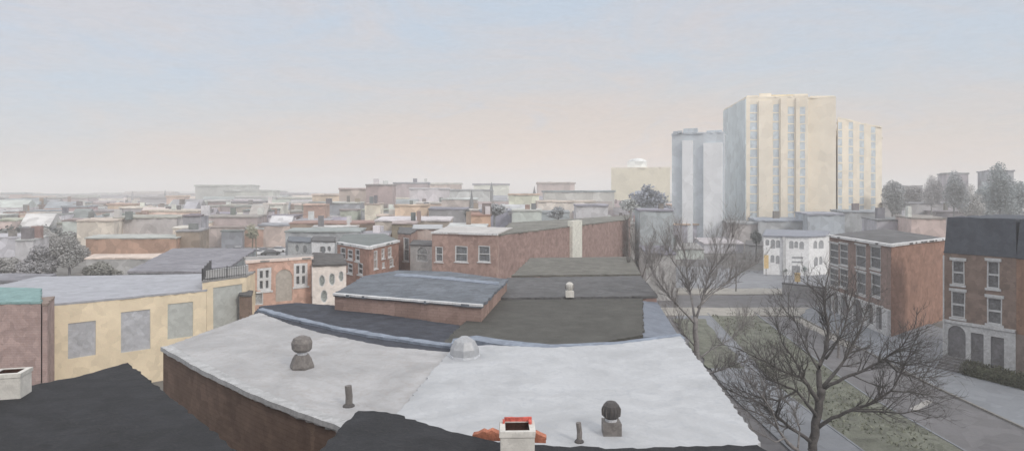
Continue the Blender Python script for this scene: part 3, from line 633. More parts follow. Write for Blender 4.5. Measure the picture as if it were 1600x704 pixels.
h0, h1 = Vector(P(1512, 588, 0)), Vector(P(1606, 612, 0)); lob = []
for k in range(7):
    p = h0+(h1-h0)*k/6; lob.append((p.x+.25, p.y+.2, .45, .72, .6, .95+.08*(k % 2)))
o = thing('hedge', 'low olive green hedge in front of the mansard house', 'hedge', (h0.x, h0.y, 0))
leaf_mesh(lob, 16000, .075, 3).build('foliage', hedge_m, o)
core = MB().prism(wobble([tuple(h0+Vector((-.15,-.1))), tuple(h1+Vector((0,-.2))), tuple(h1+Vector((.6,.5))), tuple(h0+Vector((.5,.6)))], .4, .06), .1, 1.05).build('inner_growth', hedge_m, o)

# ------------------------------------------------------------------ white house across the junction
WA, WB, WC = Q(1193,121), Q(1264,119), Q(1290,121.5)
ov = dict(frame=None, kind='window_panel', pane=paint('dim_window', (140,143,148), 1.5, .8, .15), arch=1, clean=1)
wz = 7.3
T = building('white_house', 'two storey white house with oval windows behind the bare trees', 'house', [WA, WB, WC, Q(1296,136), Q(1198,142)], 0, wz, white, paint('bluish_shingle', (128,134,148), 1.3, .4, .15, tint=(148,150,160)), wob=.12, over=.3,
    ops={0: [dict(ov, r=(1196,374,1202,383)), dict(ov, r=(1204,374,1211,388)), dict(ov, r=(1212,375,1219,387)), dict(ov, r=(1204,398,1210,410)), dict(ov, r=(1212,399,1218,412)),
             dict(ov, r=(1233,376,1240,388)), dict(ov, r=(1241,377,1247,387)), dict(ov, r=(1249,377,1256,389)), dict(ov, r=(1237,401,1255,404), arch=0), dict(ov, r=(1237,408,1255,410.5), arch=0), dict(ov, r=(1237,415,1250,431), arch=0, kind='door')],
         1: [dict(ov, r=(1271,376,1277,388)), dict(ov, r=(1279,375,1287,388)), dict(ov, r=(1272,401,1278,415)), dict(ov, r=(1280,400,1285,413))]})
MB().prism([Q(1223,119.8), Q(1228,119.7), Q(1228,120.1), Q(1223,120.2)], 0, wz).build('corner_strip', trim_dim, T)
# yellow street sign and box
ym = paint('amber_paint', (190,160,96), 1.6, 1.5, .15)
x, y = Q(1197, 119); t = thing('street_sign', 'tall amber banner sign on a post by the white house', 'sign', (x, y, 0))
MB().tube([(x, y, 0), (x, y, 4.1)], [.06, .06], 6).build('post', metal, t); MB().prism([(x-.42, y-.12), (x+.42, y-.12), (x+.42, y-.07), (x-.42, y-.07)], zat(419,119), zat(398,119)).build('panel', ym, t)
x, y = Q(1246, 108); t = thing('news_box', 'small amber box on a thin leg in front of the white house', 'box', (x, y, 0))
MB().prism([(x-.36, y-.3), (x+.36, y-.3), (x+.36, y+.3), (x-.36, y+.3)], .55, 2.0).build('cabinet', ym, t); MB().tube([(x, y, 0), (x, y, .56)], [.1, .1], 6).build('leg', metal, t)
# garden wall
building('garden_wall', 'long low grey garden wall left of the brick corner house', 'wall', [Q(1222,97), Q(1290,92), Q(1291,93), Q(1223,98)], 0, 1.7, paint('grey_garden_wall', (122,122,124), 1.7, .6, .18), mid_roof, wob=.05, over=.04)
building('grey_house', 'plain grey block left of the white house under a dark bush', 'house', [Q(1164,150), Q(1192,146), Q(1195,160), Q(1166,165)], 0, zat(384,148), paint('mid_grey_render', (138,138,140), 1.7, .4, .12), mid_roof, wob=.15)

# ------------------------------------------------------------------ trees
def twigs(M, p, d, length, r, depth, rnd, up=.25, n=5):
    pts = [Vector(p)]; d = Vector(d).normalized(); k = 4
    for i in range(k):
        d = (d+Vector((rnd.uniform(-.22,.22), rnd.uniform(-.22,.22), rnd.uniform(-.15,.15)+up*.25))).normalized(); pts.append(pts[-1]+d*length/k)
    M.tube(pts, [r*(1-.75*i/k) for i in range(k+1)], 5 if depth > 1 else 4, False)
    if depth <= 0: return
    for j in range(n):
        t = rnd.uniform(.25, 1.0); i = min(k-1, int(t*k)); q = pts[i].lerp(pts[i+1], t*k-i)
        s = d.cross(Vector((rnd.gauss(0,1), rnd.gauss(0,1), rnd.gauss(0,1)))).normalized()
        nd = (d*rnd.uniform(.7,1.1)+s*rnd.uniform(.4,.9)+Vector((0,0,up))).normalized()
        twigs(M, q, nd, length*rnd.uniform(.45,.72), max(.008, r*(1-.6*t)*.62), depth-1, rnd, up, n)
def bare_tree(name, label, base, limbs, D, seed, mat, tw=(1.6, 2, 4), group=None, up=.3, rmin=.02):
    """limbs: list of ([(px,py,dD),...], r0, r1) in photo space at depth D+dD; the first is the trunk"""
    rnd = random.Random(seed); T = thing(name, label, 'tree', (base[0], base[1], 0), group)
    tr = MB(); br = MB(); W3 = lambda px, py, dd: Vector(((px-800)/F*(D+dd), D+dd, zat(py, D+dd)))
    for li, (pl, r0, r1) in enumerate(limbs):
        pts = [W3(*q) for q in pl]
        if li == 0: pts = [Vector((base[0], base[1], -.1)), Vector((base[0], base[1], .5))]+pts
        # smooth
        sm = []
        for i in range(len(pts)-1):
            for t in (0, .33, .66): q = pts[i].lerp(pts[i+1], t); sm.append(q+Vector((rnd.uniform(-1,1), rnd.uniform(-1,1), rnd.uniform(-1,1)))*r0*.22*(t > 0))
        sm.append(pts[-1]); m = len(sm)
        rad = [(r0+(r1-r0)*(i/(m-1))**.6)*(1 if li == 0 or D < 40 else .88) for i in range(m)]
        if li == 0: rad[0] *= 1.5; rad[1] *= 1.2
        (tr if li == 0 else br).tube(sm, rad, 8 if li == 0 else 6)
        L0 = sum((sm[i+1]-sm[i]).length for i in range(m-1))
        if li == 0: continue
        for j in range(int(tw[2]*max(1.5, L0))):
            t = rnd.uniform(.25, 1); x = t*(m-1); i = min(m-2, int(x)); q = sm[i].lerp(sm[i+1], x-i); d = (sm[i+1]-sm[i]).normalized()
            s = d.cross(Vector((rnd.gauss(0,1), rnd.gauss(0,1), rnd.gauss(0,1)))).normalized()
            twigs(br, q, d+s*rnd.uniform(.5,1.1)+Vector((0,0,up)), tw[0]*rnd.uniform(.5,1.15), max(rmin, rad[i]*.5), tw[1], rnd, up, 4)
        twigs(br, sm[-1], sm[-1]-sm[-3], tw[0], max(rmin, r1), tw[1], rnd, up, 4)
    tr.build('trunk', mat, T, True); br.build('branches', mat, T, True); return T

b1 = Q(1268, 37.0)
bare_tree('bare_tree', 'largest bare tree with a thick forked trunk on the street median', b1, [
    ([(1270,704,0), (1274,660,0), (1280,625,0), (1284,606,0)], .31, .22),
    ([(1283,612,0), (1279,580,.3), (1290,545,.8), (1294,510,1.2), (1288,475,1.5), (1290,448,1.8)], .19, .045),
    ([(1279,628,0), (1262,600,-.4), (1250,588,-.6), (1225,580,-1), (1200,566,-1.4), (1178,556,-1.6)], .15, .035),
    ([(1276,650,0), (1262,632,-.8), (1245,610,-1.5), (1222,600,-1.8), (1196,590,-2)], .13, .03),
    ([(1286,604,0), (1310,575,.8), (1330,545,1.6), (1345,515,2.2), (1352,490,2.6)], .13, .035),
    ([(1288,606,0), (1318,590,-.6), (1350,578,-1), (1382,560,-1.6), (1410,540,-2), (1422,520,-2.2)], .13, .03),
    ([(1276,668,0), (1300,652,-.6), (1330,640,-1.2), (1365,628,-1.6), (1392,610,-2), (1408,582,-2.3), (1420,556,-2.5)], .15, .03),
    ([(1290,560,.4), (1312,528,0), (1322,500,0), (1328,470,0)], .09, .025),
    ([(1282,580,.4), (1262,548,1), (1250,520,1.6), (1240,495,2)], .09, .025),
    ([(1382,560,-1.6), (1402,580,-1), (1432,590,-.6), (1462,588,-.4)], .06, .02),
    ([(1392,610,-2), (1425,612,-1.5), (1452,618,-1)], .06, .02),
    ([(1245,610,-1.5), (1215,625,-1), (1178,618,-.6), (1150,606,-.4)], .07, .02),
    ([(1330,640,-1.2), (1370,642,-2), (1410,645,-2.6), (1436,640,-3)], .08, .025),
    ([(1382,560,-1.6), (1412,570,-2), (1440,566,-2.4)], .06, .02),
    ([(1268,690,0), (1235,668,-1.2), (1212,648,-2), (1190,630,-2.4), (1160,618,-2.8)], .13, .03),
    ([(1212,648,-2), (1222,615,-2), (1212,585,-2)], .07, .02),
    ([(1262,600,-.4), (1240,560,0), (1222,535,.4), (1215,512,.6)], .08, .02),
    ], 37.0, 5, paint('bark_dark', (82,79,78), 1.5, 1.5, .25, tint=(66,63,62), tf=.6, bump=.8), tw=(1.6, 2, 4.6), rmin=.022, up=.12)
b2 = Q(1092, 43.5)
bare_tree('bare_tree', 'bare street tree leaning up behind the right corner of the white roof', b2, [
    ([(1092,600,0), (1090,560,0), (1086,520,0), (1086,494,0)], .24, .17),
    ([(1086,498,0), (1080,465,.5), (1074,430,1), (1070,395,1.4), (1062,368,1.8)], .12, .03),
    ([(1087,500,0), (1098,465,-.5), (1108,430,-1), (1118,400,-1.4)], .12, .03),
    ([(1086,505,0), (1062,480,-.5), (1042,458,-1), (1025,435,-1.4), (1012,410,-1.6)], .11, .025),
    ([(1090,480,0), (1120,452,.8), (1150,430,1.6), (1180,412,2.2)], .10, .025),
    ([(1076,440,1), (1052,408,1.4), (1040,385,1.8)], .07, .02),
    ([(1108,430,-1), (1132,398,-1.6), (1146,370,-2)], .07, .02),
    ([(1091,575,0), (1110,583,-.8), (1140,572,-1.6), (1172,560,-2.4), (1205,566,-3)], .10, .025),
    ([(1091,560,0), (1112,545,.6), (1140,530,1.4), (1165,505,2)], .08, .02),
    ([(1089,545,0), (1068,520,.4), (1050,500,.8)], .07, .02),
    ], 43.5, 9, paint('bark_lighter', (108,105,104), 2.1, 1.5, .2), tw=(1.5, 2, 7.5), up=.3, rmin=.016)
b3 = Q(1262, 33.5)
bare_tree('bare_tree', 'low spreading bare sapling beside the kerb in front of the big tree', b3, [
    ([(1256,720,0), (1246,702,0), (1230,690,0)], .13, .1),
    ([(1230,690,0), (1214,668,.3), (1196,650,.6), (1172,640,.9), (1150,636,1)], .08, .02),
    ([(1216,670,.3), (1206,640,0), (1186,612,-.3), (1168,590,-.5)], .07, .018),
    ([(1225,684,0), (1212,690,-.3), (1180,672,-.6), (1160,662,-.6)], .05, .015),
    ([(1246,704,0), (1250,670,.4), (1240,640,.8), (1226,622,1)], .06, .018),
    ], 33.5, 12, bark, tw=(.9, 2, 5), up=.2)
b4 = Q(1008, 62)
bare_tree('bare_tree', 'thin bare tree at the right end of the mauve wall', b4, [
    ([(1008,500,0), (1006,470,0), (1004,445,0), (1002,430,0)], .16, .12),
    ([(1002,432,0), (996,405,.5), (988,380,1), (984,356,1.2)], .08, .02), ([(1003,435,0), (1012,405,-.5), (1018,380,-1)], .08, .02), ([(1004,445,0), (1024,420,.6), (1040,392,1)], .06, .02),
    ([(1000,440,0), (984,420,-.5), (978,400,-.8)], .05, .02)], 62, 15, bark, tw=(1.5, 2, 5), up=.4)
b5 = Q(1310, 60)
bare_tree('bare_tree', 'upright bare tree in front of the white arcade of the corner house', b5, [
    ([(1310,540,0), (1308,515,0)], .14, .1), ([(1308,515,0), (1302,480,.4), (1306,445,.8)], .08, .02), ([(1308,520,0), (1322,485,0), (1330,455,0)], .07, .02), ([(1308,525,0), (1290,495,0), (1276,470,.5)], .07, .02), ([(1309,530,0), (1340,508,-.5), (1362,492,-.8)], .06, .02)
    ], 60, 18, bark, tw=(1.3, 2, 1.9), up=.4)
for i, (px, D, lb) in enumerate([(1232, 84, 'small grey bare tree on the far corner of the junction'), (1150, 100, 'small bare tree beyond the junction left of the garden wall'), (1120, 118, 'distant bare tree below the white tower block'), (1262, 104, 'spindly bare tree directly in front of the white house door')]):
    b = Q(px, D); hh = (5.5, 6, 10, 4.5)[i]; yt = HZ+(H-hh)/D*F; yb = HZ+H/D*F; ym_ = yb-(yb-yt)*.35
    bare_tree('bare_tree', lb, b, [([(px, ym_+8, 0), (px, ym_, 0)], .12, .09), ([(px, ym_, 0), (px-6, (ym_+yt)/2, 1), (px-9, yt+6, 1)], .07, .02), ([(px, ym_, 0), (px+7, (ym_+yt)/2, -1), (px+12, yt+8, -1)], .07, .02), ([(px, ym_+3, 0), (px+1, yt+10, .5)], .07, .02)],
              D, 30+i, bark_far, tw=(1.3, 1, 2.2), up=.35)

def leafy_tree(label, px, D, ytop, wpx, col, seed, name='leafy_tree', group=None, ybase=None, tall=1.0, n=2600, stem2=False, k=2.0, ls=.09):
    if D > 135 and px > 1380: D *= 1.3
    x, y = Q(px, D); zt = zat(ytop, D); rw_ = wpx/F*D/2; rnd = random.Random(seed)
    T = thing(name, label, 'tree', (x, y, 0), group); zc0 = max(1.0, zt-rw_*2*tall); hh = (zt-zc0)/2; lob = []
    for q_ in range(6):
        lob.append((x+rnd.uniform(-.45,.45)*rw_, y+rnd.uniform(-.4,.4)*rw_, zc0+hh+rnd.uniform(-.45,.45)*hh, rw_*rnd.uniform(.45,.7), rw_*rnd.uniform(.4,.7), hh*rnd.uniform(.4,.62)))
    lob.append((x, y, zt-hh*.45, rw_*.4, rw_*.4, hh*.45))
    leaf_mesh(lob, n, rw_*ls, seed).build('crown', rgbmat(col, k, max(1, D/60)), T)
    tr = MB().tube([(x, y, -.1), (x+.1, y, zc0), (x, y, zc0+hh)], [rw_*.1, rw_*.07, rw_*.03], 7)
    if stem2: tr.tube([(x+rw_*.5, y, -.1), (x+rw_*.45, y, zc0+.5), (x+rw_*.2, y, zc0+hh)], [rw_*.09, rw_*.06, rw_*.03], 7)
    tr.build('trunk', rgbmat(tuple(c*.85 for c in col), 1.5, 1), T); return T

leafy_tree('olive tree with two stems beside the row of parked cars', 394, 140, 348, 26, (140,136,116), 1, tall=1.0, stem2=True)
leafy_tree('dark round bush above the plain grey block left of the white house', 1181, 143, 358, 24, (92,98,98), 2, tall=1.0)
leafy_tree('small dark green shrub left of the white house door', 1228, 113, 419, 9, (96,106,104), 3, tall=.8, n=700)
leafy_tree('small teal grey shrub right of the white house door', 1256, 112, 414, 12, (104,122,122), 4, tall=1.0, n=700)
leafy_tree('dark pointed evergreen left of the small red brick cube', 730, 118, 325, 16, (104,106,106), 5, tall=1.5, n=1500)
leafy_tree('wide grey rounded tree behind the red brick cube', 772, 165, 318, 46, (130,136,144), 6, tall=.5, n=2200)
leafy_tree('grey rounded tree just left of the white pilaster top', 872, 170, 322, 38, (128,130,136), 7, tall=.55, n=2000)
leafy_tree('small dark shrub crown between rooftops near the pilaster', 798, 168, 328, 10, (128,128,132), 8, tall=1, n=700)
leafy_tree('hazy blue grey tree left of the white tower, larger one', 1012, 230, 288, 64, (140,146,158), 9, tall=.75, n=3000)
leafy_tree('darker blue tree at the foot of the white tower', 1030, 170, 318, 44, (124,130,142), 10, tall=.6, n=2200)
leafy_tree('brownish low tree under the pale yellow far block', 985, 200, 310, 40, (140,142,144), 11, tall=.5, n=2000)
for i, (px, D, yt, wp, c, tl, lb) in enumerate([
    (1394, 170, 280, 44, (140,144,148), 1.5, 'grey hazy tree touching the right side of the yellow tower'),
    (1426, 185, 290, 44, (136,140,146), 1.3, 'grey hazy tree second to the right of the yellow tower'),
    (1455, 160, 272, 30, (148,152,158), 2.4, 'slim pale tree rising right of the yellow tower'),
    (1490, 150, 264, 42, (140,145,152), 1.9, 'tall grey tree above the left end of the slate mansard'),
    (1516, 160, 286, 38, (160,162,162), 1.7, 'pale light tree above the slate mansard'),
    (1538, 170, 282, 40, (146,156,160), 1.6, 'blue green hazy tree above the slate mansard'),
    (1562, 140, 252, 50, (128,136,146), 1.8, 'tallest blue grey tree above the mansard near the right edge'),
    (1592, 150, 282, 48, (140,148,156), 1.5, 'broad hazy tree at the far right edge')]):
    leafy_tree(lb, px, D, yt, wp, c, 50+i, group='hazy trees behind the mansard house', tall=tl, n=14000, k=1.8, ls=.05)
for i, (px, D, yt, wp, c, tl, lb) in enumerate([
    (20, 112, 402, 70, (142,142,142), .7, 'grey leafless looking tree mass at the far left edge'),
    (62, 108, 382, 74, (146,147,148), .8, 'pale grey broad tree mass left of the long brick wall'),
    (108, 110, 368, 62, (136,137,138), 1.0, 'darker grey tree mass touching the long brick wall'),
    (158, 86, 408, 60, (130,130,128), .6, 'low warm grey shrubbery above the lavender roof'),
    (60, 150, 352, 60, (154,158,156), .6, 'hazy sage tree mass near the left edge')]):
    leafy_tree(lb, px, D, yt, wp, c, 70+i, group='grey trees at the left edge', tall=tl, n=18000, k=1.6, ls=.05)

# ------------------------------------------------------------------ towers
def tower(name, label, cat, pts, top, wall, roofm, ops, wob=.4, wallcols=None):
    return building(name, label, cat, pts, 0, top, wall, roofm, wob=wob, over=.05, thick=.5, ops=ops)
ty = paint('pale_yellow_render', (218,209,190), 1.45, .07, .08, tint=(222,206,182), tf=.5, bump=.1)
tyl = paint('painted_shade_render', (156,167,171), 2.0, .08, .12, tint=(170,176,176), tf=.5, bump=.1)  # shade of the tower's left face, put into the wall colour
tpane = paint('pale_blue_glazing', (168,182,192), 1.55, .2, .15, tint=(186,190,190), tf=.5, bump=.1, rough=.4)
def col(x0, x1, yt, yb, n, j=0):
    r = []; st = (yb-yt)/n
    for k in range(n): r.append(dict(frame=None, kind='window_panel', pane=tpane, r=(x0, yt+k*st+st*.07, x1, yt+(k+1)*st-st*.07), clean=0))
    return r
TA, TB, TC, TD_, TE = Q(1131,244), Q(1166,212), Q(1262,209), Q(1262.5,213), Q(1306,211)
Tz = zat(153, 211)
ops = {1: col(1172,1183,162,345,13)+col(1208,1217,162,345,13)+col(1231,1241,166,345,13)+col(1250,1258,166,345,13)}
Tt = building('tower_block', 'tall yellow apartment tower with columns of pale blue windows', 'tower', [TA, TB, TC, TD_, TE, Q(1300,245)], 0, Tz, ty, ty, wob=.35, over=.02, thick=.5, ops=ops)
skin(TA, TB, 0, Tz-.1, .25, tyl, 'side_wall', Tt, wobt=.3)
# fluted piers between the window columns
for x0, x1 in ((1185,1206), (1219,1229), (1243,1248)):
    A, B = Vector(TB), Vector(TC); a = hit(A, B, x0); b = hit(A, B, x1); e = (B-A).normalized(); nr = Vector((e.y, -e.x)); nr = -nr if nr.dot(A) > 0 else nr
    MB().prism([tuple(A+e*a[0]+nr*.7), tuple(A+e*b[0]+nr*.7), tuple(A+e*b[0]+nr*.01), tuple(A+e*a[0]+nr*.01)], 0, Tz-1+((x0*7) % 3)*.7).build('pier', ty, Tt)
for x0, x1, hh in ((1167,1184,.5), (1186,1205,1.2), (1206,1218,.3), (1241,1262,1.0)):
    MB().prism(wobble([Q(x0,212.5), Q(x1,212), Q(x1,216), Q(x0,216.5)], 1, .2, x0), Tz+.505, Tz+.51+hh).build('parapet_step', ty, Tt)
MB().prism(wobble([Q(1266,213.5), Q(1304,213), Q(1300,235), Q(1264,235)], 1, .2, 2), Tz+.505, Tz+1.0).build('parapet_step', ty, Tt)
MB().prism([Q(1204,213), Q(1240,212), Q(1240,222), Q(1204,222)], Tz+.5, Tz+1.3).build('plant_room', paint('ochre_render', (206,190,150), 1.5, .2, .15), Tt)
VA, VB = Q(1309,222), Q(1378,232)
ops = {0: col(1309.5,1316,190,345,12)+col(1326,1333,190,345,12)+col(1343,1350,193,345,12)+col(1361,1368,196,345,12)}
building('tower_block', 'lower yellow wing right of the tall tower with many window columns', 'tower', [VA, VB, Q(1376,250), Q(1306,246)], 0, zat(187,226), ty, ty, wob=.5, over=.02, thick=.5, ops=ops, rooff=lambda x, y: -(y-222)*.25)
tw_ = paint('blue_white_render', (206,210,214), 1.6, .06, .1, tint=(200,204,208), tf=.5, bump=.1)
twb = paint('blue_grey_render', (166,176,184), 1.6, .06, .1, tint=(180,188,198), tf=.5, bump=.1)
Z2 = zat(209, 200); XA, XB = Q(1050,204), Q(1131,197)
Tw = building('tower_block', 'white and blue grey striped tower left of the yellow one', 'tower', [XA, XB, Q(1133,210), Q(1056,222)], 0, Z2, twb, twb, wob=.6, over=.05, thick=.5)
A, B = Vector(XA), Vector(XB); e = (B-A).normalized(); nr = Vector((e.y, -e.x)); nr = -nr if nr.dot(A) > 0 else nr
for x0, x1, h_ in ((1067,1083,Z2-2), (1100,1129,Z2-3)):
    a = hit(A, B, x0)[0]; b = hit(A, B, x1)[0]
    MB().prism(wobble([tuple(A+e*a+nr*1.2), tuple(A+e*b+nr*1.2), tuple(A+e*b+nr*.01), tuple(A+e*a+nr*.01)], 2, .15), 0, h_).build('white_bay', tw_, Tw)
for x0, x1, hh in ((1052,1066,.6), (1068,1090,1.4), (1104,1128,.8)):
    MB().prism(wobble([Q(x0,203.5), Q(x1,201), Q(x1,210), Q(x0,212)], 1, .2, x0), Z2+.505, Z2+.51+hh).build('parapet_step', twb, Tw)
Tq = building('far_block', 'pale yellow block with a small roof box left of the white tower', 'building', [Q(955,430), Q(1047,420), Q(1047,450), Q(960,455)], 0, zat(263,425), paint('pale_olive_yellow', (206,198,172), 1.5, .04, .08), ty, wob=.8, over=.1, thick=.8)
MB().prism([Q(980,432), Q(1011,431), Q(1011,445), Q(980,445)], zat(263,425), zat(252,432)).add([], []).build('roof_box', rgbmat((192,196,198), 1.5, 5), Tq)
o = MB(); c0 = Q(996, 438); o.lathe(c0[0], c0[1], [(6.5, zat(252,432)), (6.0, zat(250,432)), (3.5, zat(247.5,432)), (.5, zat(246.5,432))], 12).build('dome', rgbmat((192,196,198), 1.5, 5), Tq)

# ------------------------------------------------------------------ middle distance and the far city
FAR = []   # (descriptor, px, object)
NAMES = {'peach': (206,184,166), 'cream': (204,196,182), 'white': (196,197,198), 'pale grey': (176,178,180), 'grey': (150,152,155), 'slate': (128,132,140), 'blue grey': (144,152,164), 'sage': (162,166,156),
         'pink': (178,154,148), 'mauve': (158,142,142), 'terracotta': (176,130,110), 'brown': (146,118,108), 'orange': (204,168,140), 'charcoal': (112,114,120)}
def zone(px):
    for lim, nm in ((130, 'the far left edge'), (300, 'the long brick wall'), (440, 'the olive tree'), (620, 'the corner building'), (800, 'the red brick cube'), (950, 'the white pilaster'), (1060, 'the small dome'), (1400, 'the yellow tower')):
        if px < lim: return nm
    return 'the slate mansard'
def far(x0, x1, yt, D, dep, wc, rc, ybot=None, seed=None, roofkind='flat'):
    wcol = NAMES[wc]; rcol = NAMES[rc]; f = max(1, D/50); rnd = random.Random(seed if seed is not None else int(x0*3+yt*7+D)); j = lambda c: tuple(v+rnd.uniform(-7,7) for v in c)
    z1 = max(2.2, zat(yt, D)); sk = rnd.uniform(-.06, .06)*(x1-x0)*D/F
    a, b = Q(x0, D), Q(x1, D+sk); p = [a, b, (b[0]+b[0]/D*dep*.6, b[1]+dep), (a[0]+a[0]/D*dep*.6, a[1]+dep)]
    cx = sum(q[0] for q in p)/4; cy_ = sum(q[1] for q in p)/4
    T = thing('far_building', '', 'building', (cx, cy_, 0), 'buildings of the hazy city')
    pw = wobble(p, D*.008, D*.0006, int(x0+D)); M = MB(); M.prism(pw, 0, z1); M.build('wall', rgbmat(j(wcol), 1.5, f), T)
    g = wobble([tuple(Vector(q)+(Vector(q)-Vector((cx, cy_))).normalized()*D*.002) for q in p], D*.006, D*.0012, int(x0*2+D))
    th = max(.25, D*.0022); M = MB()
    if roofkind == 'flat': M.prism(g, z1+.01, lambda x, y: z1+th+noise.noise((x*.3, y*.3, 0))*D*.0014)
    else:
        m = [tuple((Vector(g[0])*0+Vector(p[0])+Vector(p[3]))/2), tuple((Vector(p[1])+Vector(p[2]))/2)]; rz = z1+min(3.5, dep*.22)
        M.add([(*q, z1+.01) for q in p]+[(*m[0], rz), (*m[1], rz)], [(0,1,5,4), (1,2,5), (2,3,4,5), (3,0,4)])
    M.build('roof', rgbmat(j(rcol), 1.15, f), T)
    if D < 430 and 14 < (x1-x0) < 100:
        for q_ in range(rnd.choice([0, 0, 1, 2])):
            u, v = rnd.uniform(.1, .9), rnd.uniform(.1, .8); X0 = p[0][0]+(p[1][0]-p[0][0])*u; Y0 = p[0][1]+(p[3][1]-p[0][1])*v; cw_ = rnd.uniform(.25, .6)*(1+D/300); ch_ = rnd.uniform(.8, 1.8)*(1+D/400)
            MB().prism([(X0-cw_, Y0-.5), (X0+cw_, Y0-.5), (X0+cw_, Y0+.5), (X0-cw_, Y0+.5)], z1+.05, z1+th+ch_).build('chimney', rgbmat(j(rnd.choice([(120,112,110), (108,112,120), (150,120,108), (190,190,190)])), 1.4, f), T)
    sz = 'slender' if (x1-x0) < 22 else ('long' if (x1-x0) > 60 else '')
    band = 'near' if D < 190 else ('mid city' if D < 420 else 'skyline')
    FAR.append(((wc, rc, sz, band, zone((x0+x1)/2), roofkind), (x0+x1)/2, T)); return T

HAND = [
 # x0, x1, ytop, D, depth, wall, roof
 (134,275,373,118,10,'terracotta','pale grey'), (275,312,362,122,10,'brown','grey'), (306,382,356,184,14,'pink','mauve'), (404,476,353,184,14,'pink','grey'),
 (200,346,427,67,28,'slate','slate'), (134,262,405,98,6,'grey','peach'), (346,378,362,178,4,'slate','charcoal'),
 (-30,64,441,62,5,'grey','slate'), (-40,30,372,130,12,'pale grey','pale grey'), (24,52,376,112,10,'pale grey','pale grey'),
 (120,178,346,150,14,'peach','peach'), (178,276,341,160,18,'sage','sage'), (270,296,357,128,8,'peach','cream'), (286,314,338,152,10,'grey','charcoal'),
 (224,308,331,205,20,'peach','peach'), (318,402,340,190,20,'mauve','mauve'), (380,425,330,230,20,'pale grey','slate'),
 (453,590,350,140,12,'brown','terracotta'), (446,562,363,116,12,'blue grey','grey'), (488,556,356,134,9,'white','white'), (586,702,346,132,22,'mauve','white'), (700,760,356,102,12,'pale grey','white'),
 (560,606,370,112,14,'brown','grey'), (612,650,350,120,16,'brown','pink'),
 (736,766,337,112,6,'terracotta','terracotta'), (572,613,290,260,20,'mauve','mauve'), (530,572,296,290,20,'pink','pink'), (615,668,287,420,30,'mauve','grey'), (617,668,322,190,14,'orange','orange'),
 (488,530,305,360,20,'orange','peach'), (412,442,320,250,16,'cream','cream'), (474,508,321,215,14,'terracotta','orange'), (570,594,320,205,14,'cream','pink'), (508,562,318,240,18,'grey','pale grey'),
 (305,392,291,700,60,'sage','sage'), (350,426,299,620,50,'sage','sage'), (168,212,320,330,18,'orange','orange'), (16,42,317,360,18,'orange','orange'), (260,288,308,480,20,'orange','orange'),
 (840,898,287,520,40,'pink','pink'), (795,842,305,300,18,'cream','orange'), (740,795,289,600,30,'cream','blue grey'), (690,745,312,230,18,'pink','white'), (800,846,330,170,16,'pale grey','pale grey'),
 (850,960,300,330,40,'pale grey','blue grey'), (840,930,316,235,20,'cream','peach'), (900,950,322,180,16,'pale grey','blue grey'), (670,730,328,175,18,'slate','slate'), (750,800,330,180,18,'blue grey','blue grey'),
 (640,700,296,360,24,'pale grey','white'), (660,720,288,500,24,'pink','white'), (700,765,298,400,24,'pale grey','blue grey'),
 (1000,1052,330,120,14,'blue grey','blue grey'), (985,1030,352,150,14,'grey','grey'), (1010,1056,398,92,14,'grey','slate'), (1056,1100,400,150,16,'pale grey','grey'), (1100,1162,388,165,22,'pale grey','pale grey'),
 (1262,1320,336,170,20,'blue grey','blue grey'), (1318,1382,332,185,20,'slate','blue grey'), (1370,1428,345,140,16,'blue grey','charcoal'), (1424,1478,342,128,14,'pink','mauve'), (1380,1480,318,230,20,'grey','grey'), (1462,1530,332,215,20,'slate','slate'), (1530,1620,332,220,20,'slate','slate'), (1479,1513,272,300,16,'grey','grey'), (1543,1584,268,290,16,'blue grey','blue grey'), (1396,1440,292,310,16,'grey','grey'),
 (1185,1262,346,178,20,'blue grey','blue grey'), (1140,1190,350,180,16,'grey','grey'),
]
for r_ in HAND: far(*r_)
rnd = random.Random(77)
wpal = ['pale grey','pink','mauve','blue grey','sage','grey','peach','cream','white','brown','terracotta','orange']; ww = [13,10,13,13,8,13,9,6,5,8,6,5]
rpal = ['pale grey','white','slate','blue grey','grey','peach','mauve','sage','cream','charcoal','orange']; rwt = [16,10,12,16,14,5,9,8,8,3,2]
for D, zlo, zhi, wm in ((196,5,8.5,34), (224,5,9.5,34), (258,6,10,36), (300,5,11,36), (350,6,11,40), (415,6,12.5,42), (490,6,13,46), (585,7,14.5,48), (700,8,16,50), (850,9,18,56), (1050,10,21,60)):
    px = -70+rnd.uniform(0, 30)
    while px < 1050:
        wd = wm*rnd.uniform(.5, 1.6); gap = rnd.uniform(-2, 10)
        if not (955 < px+wd/2 < 1050 and D > 415):
            hz = 1.0 if px > 430 else .86
            z1 = rnd.uniform(zlo, zhi)*hz; yt = HZ+(H-z1)/D*F
            far(px, px+wd, yt, D+rnd.uniform(-12,12), rnd.uniform(.05,.09)*D, rnd.choices(wpal, ww)[0], rnd.choices(rpal, rwt)[0], seed=int(px*10+D), roofkind='gabled' if rnd.random() < .22 else 'flat')
        px += wd+gap

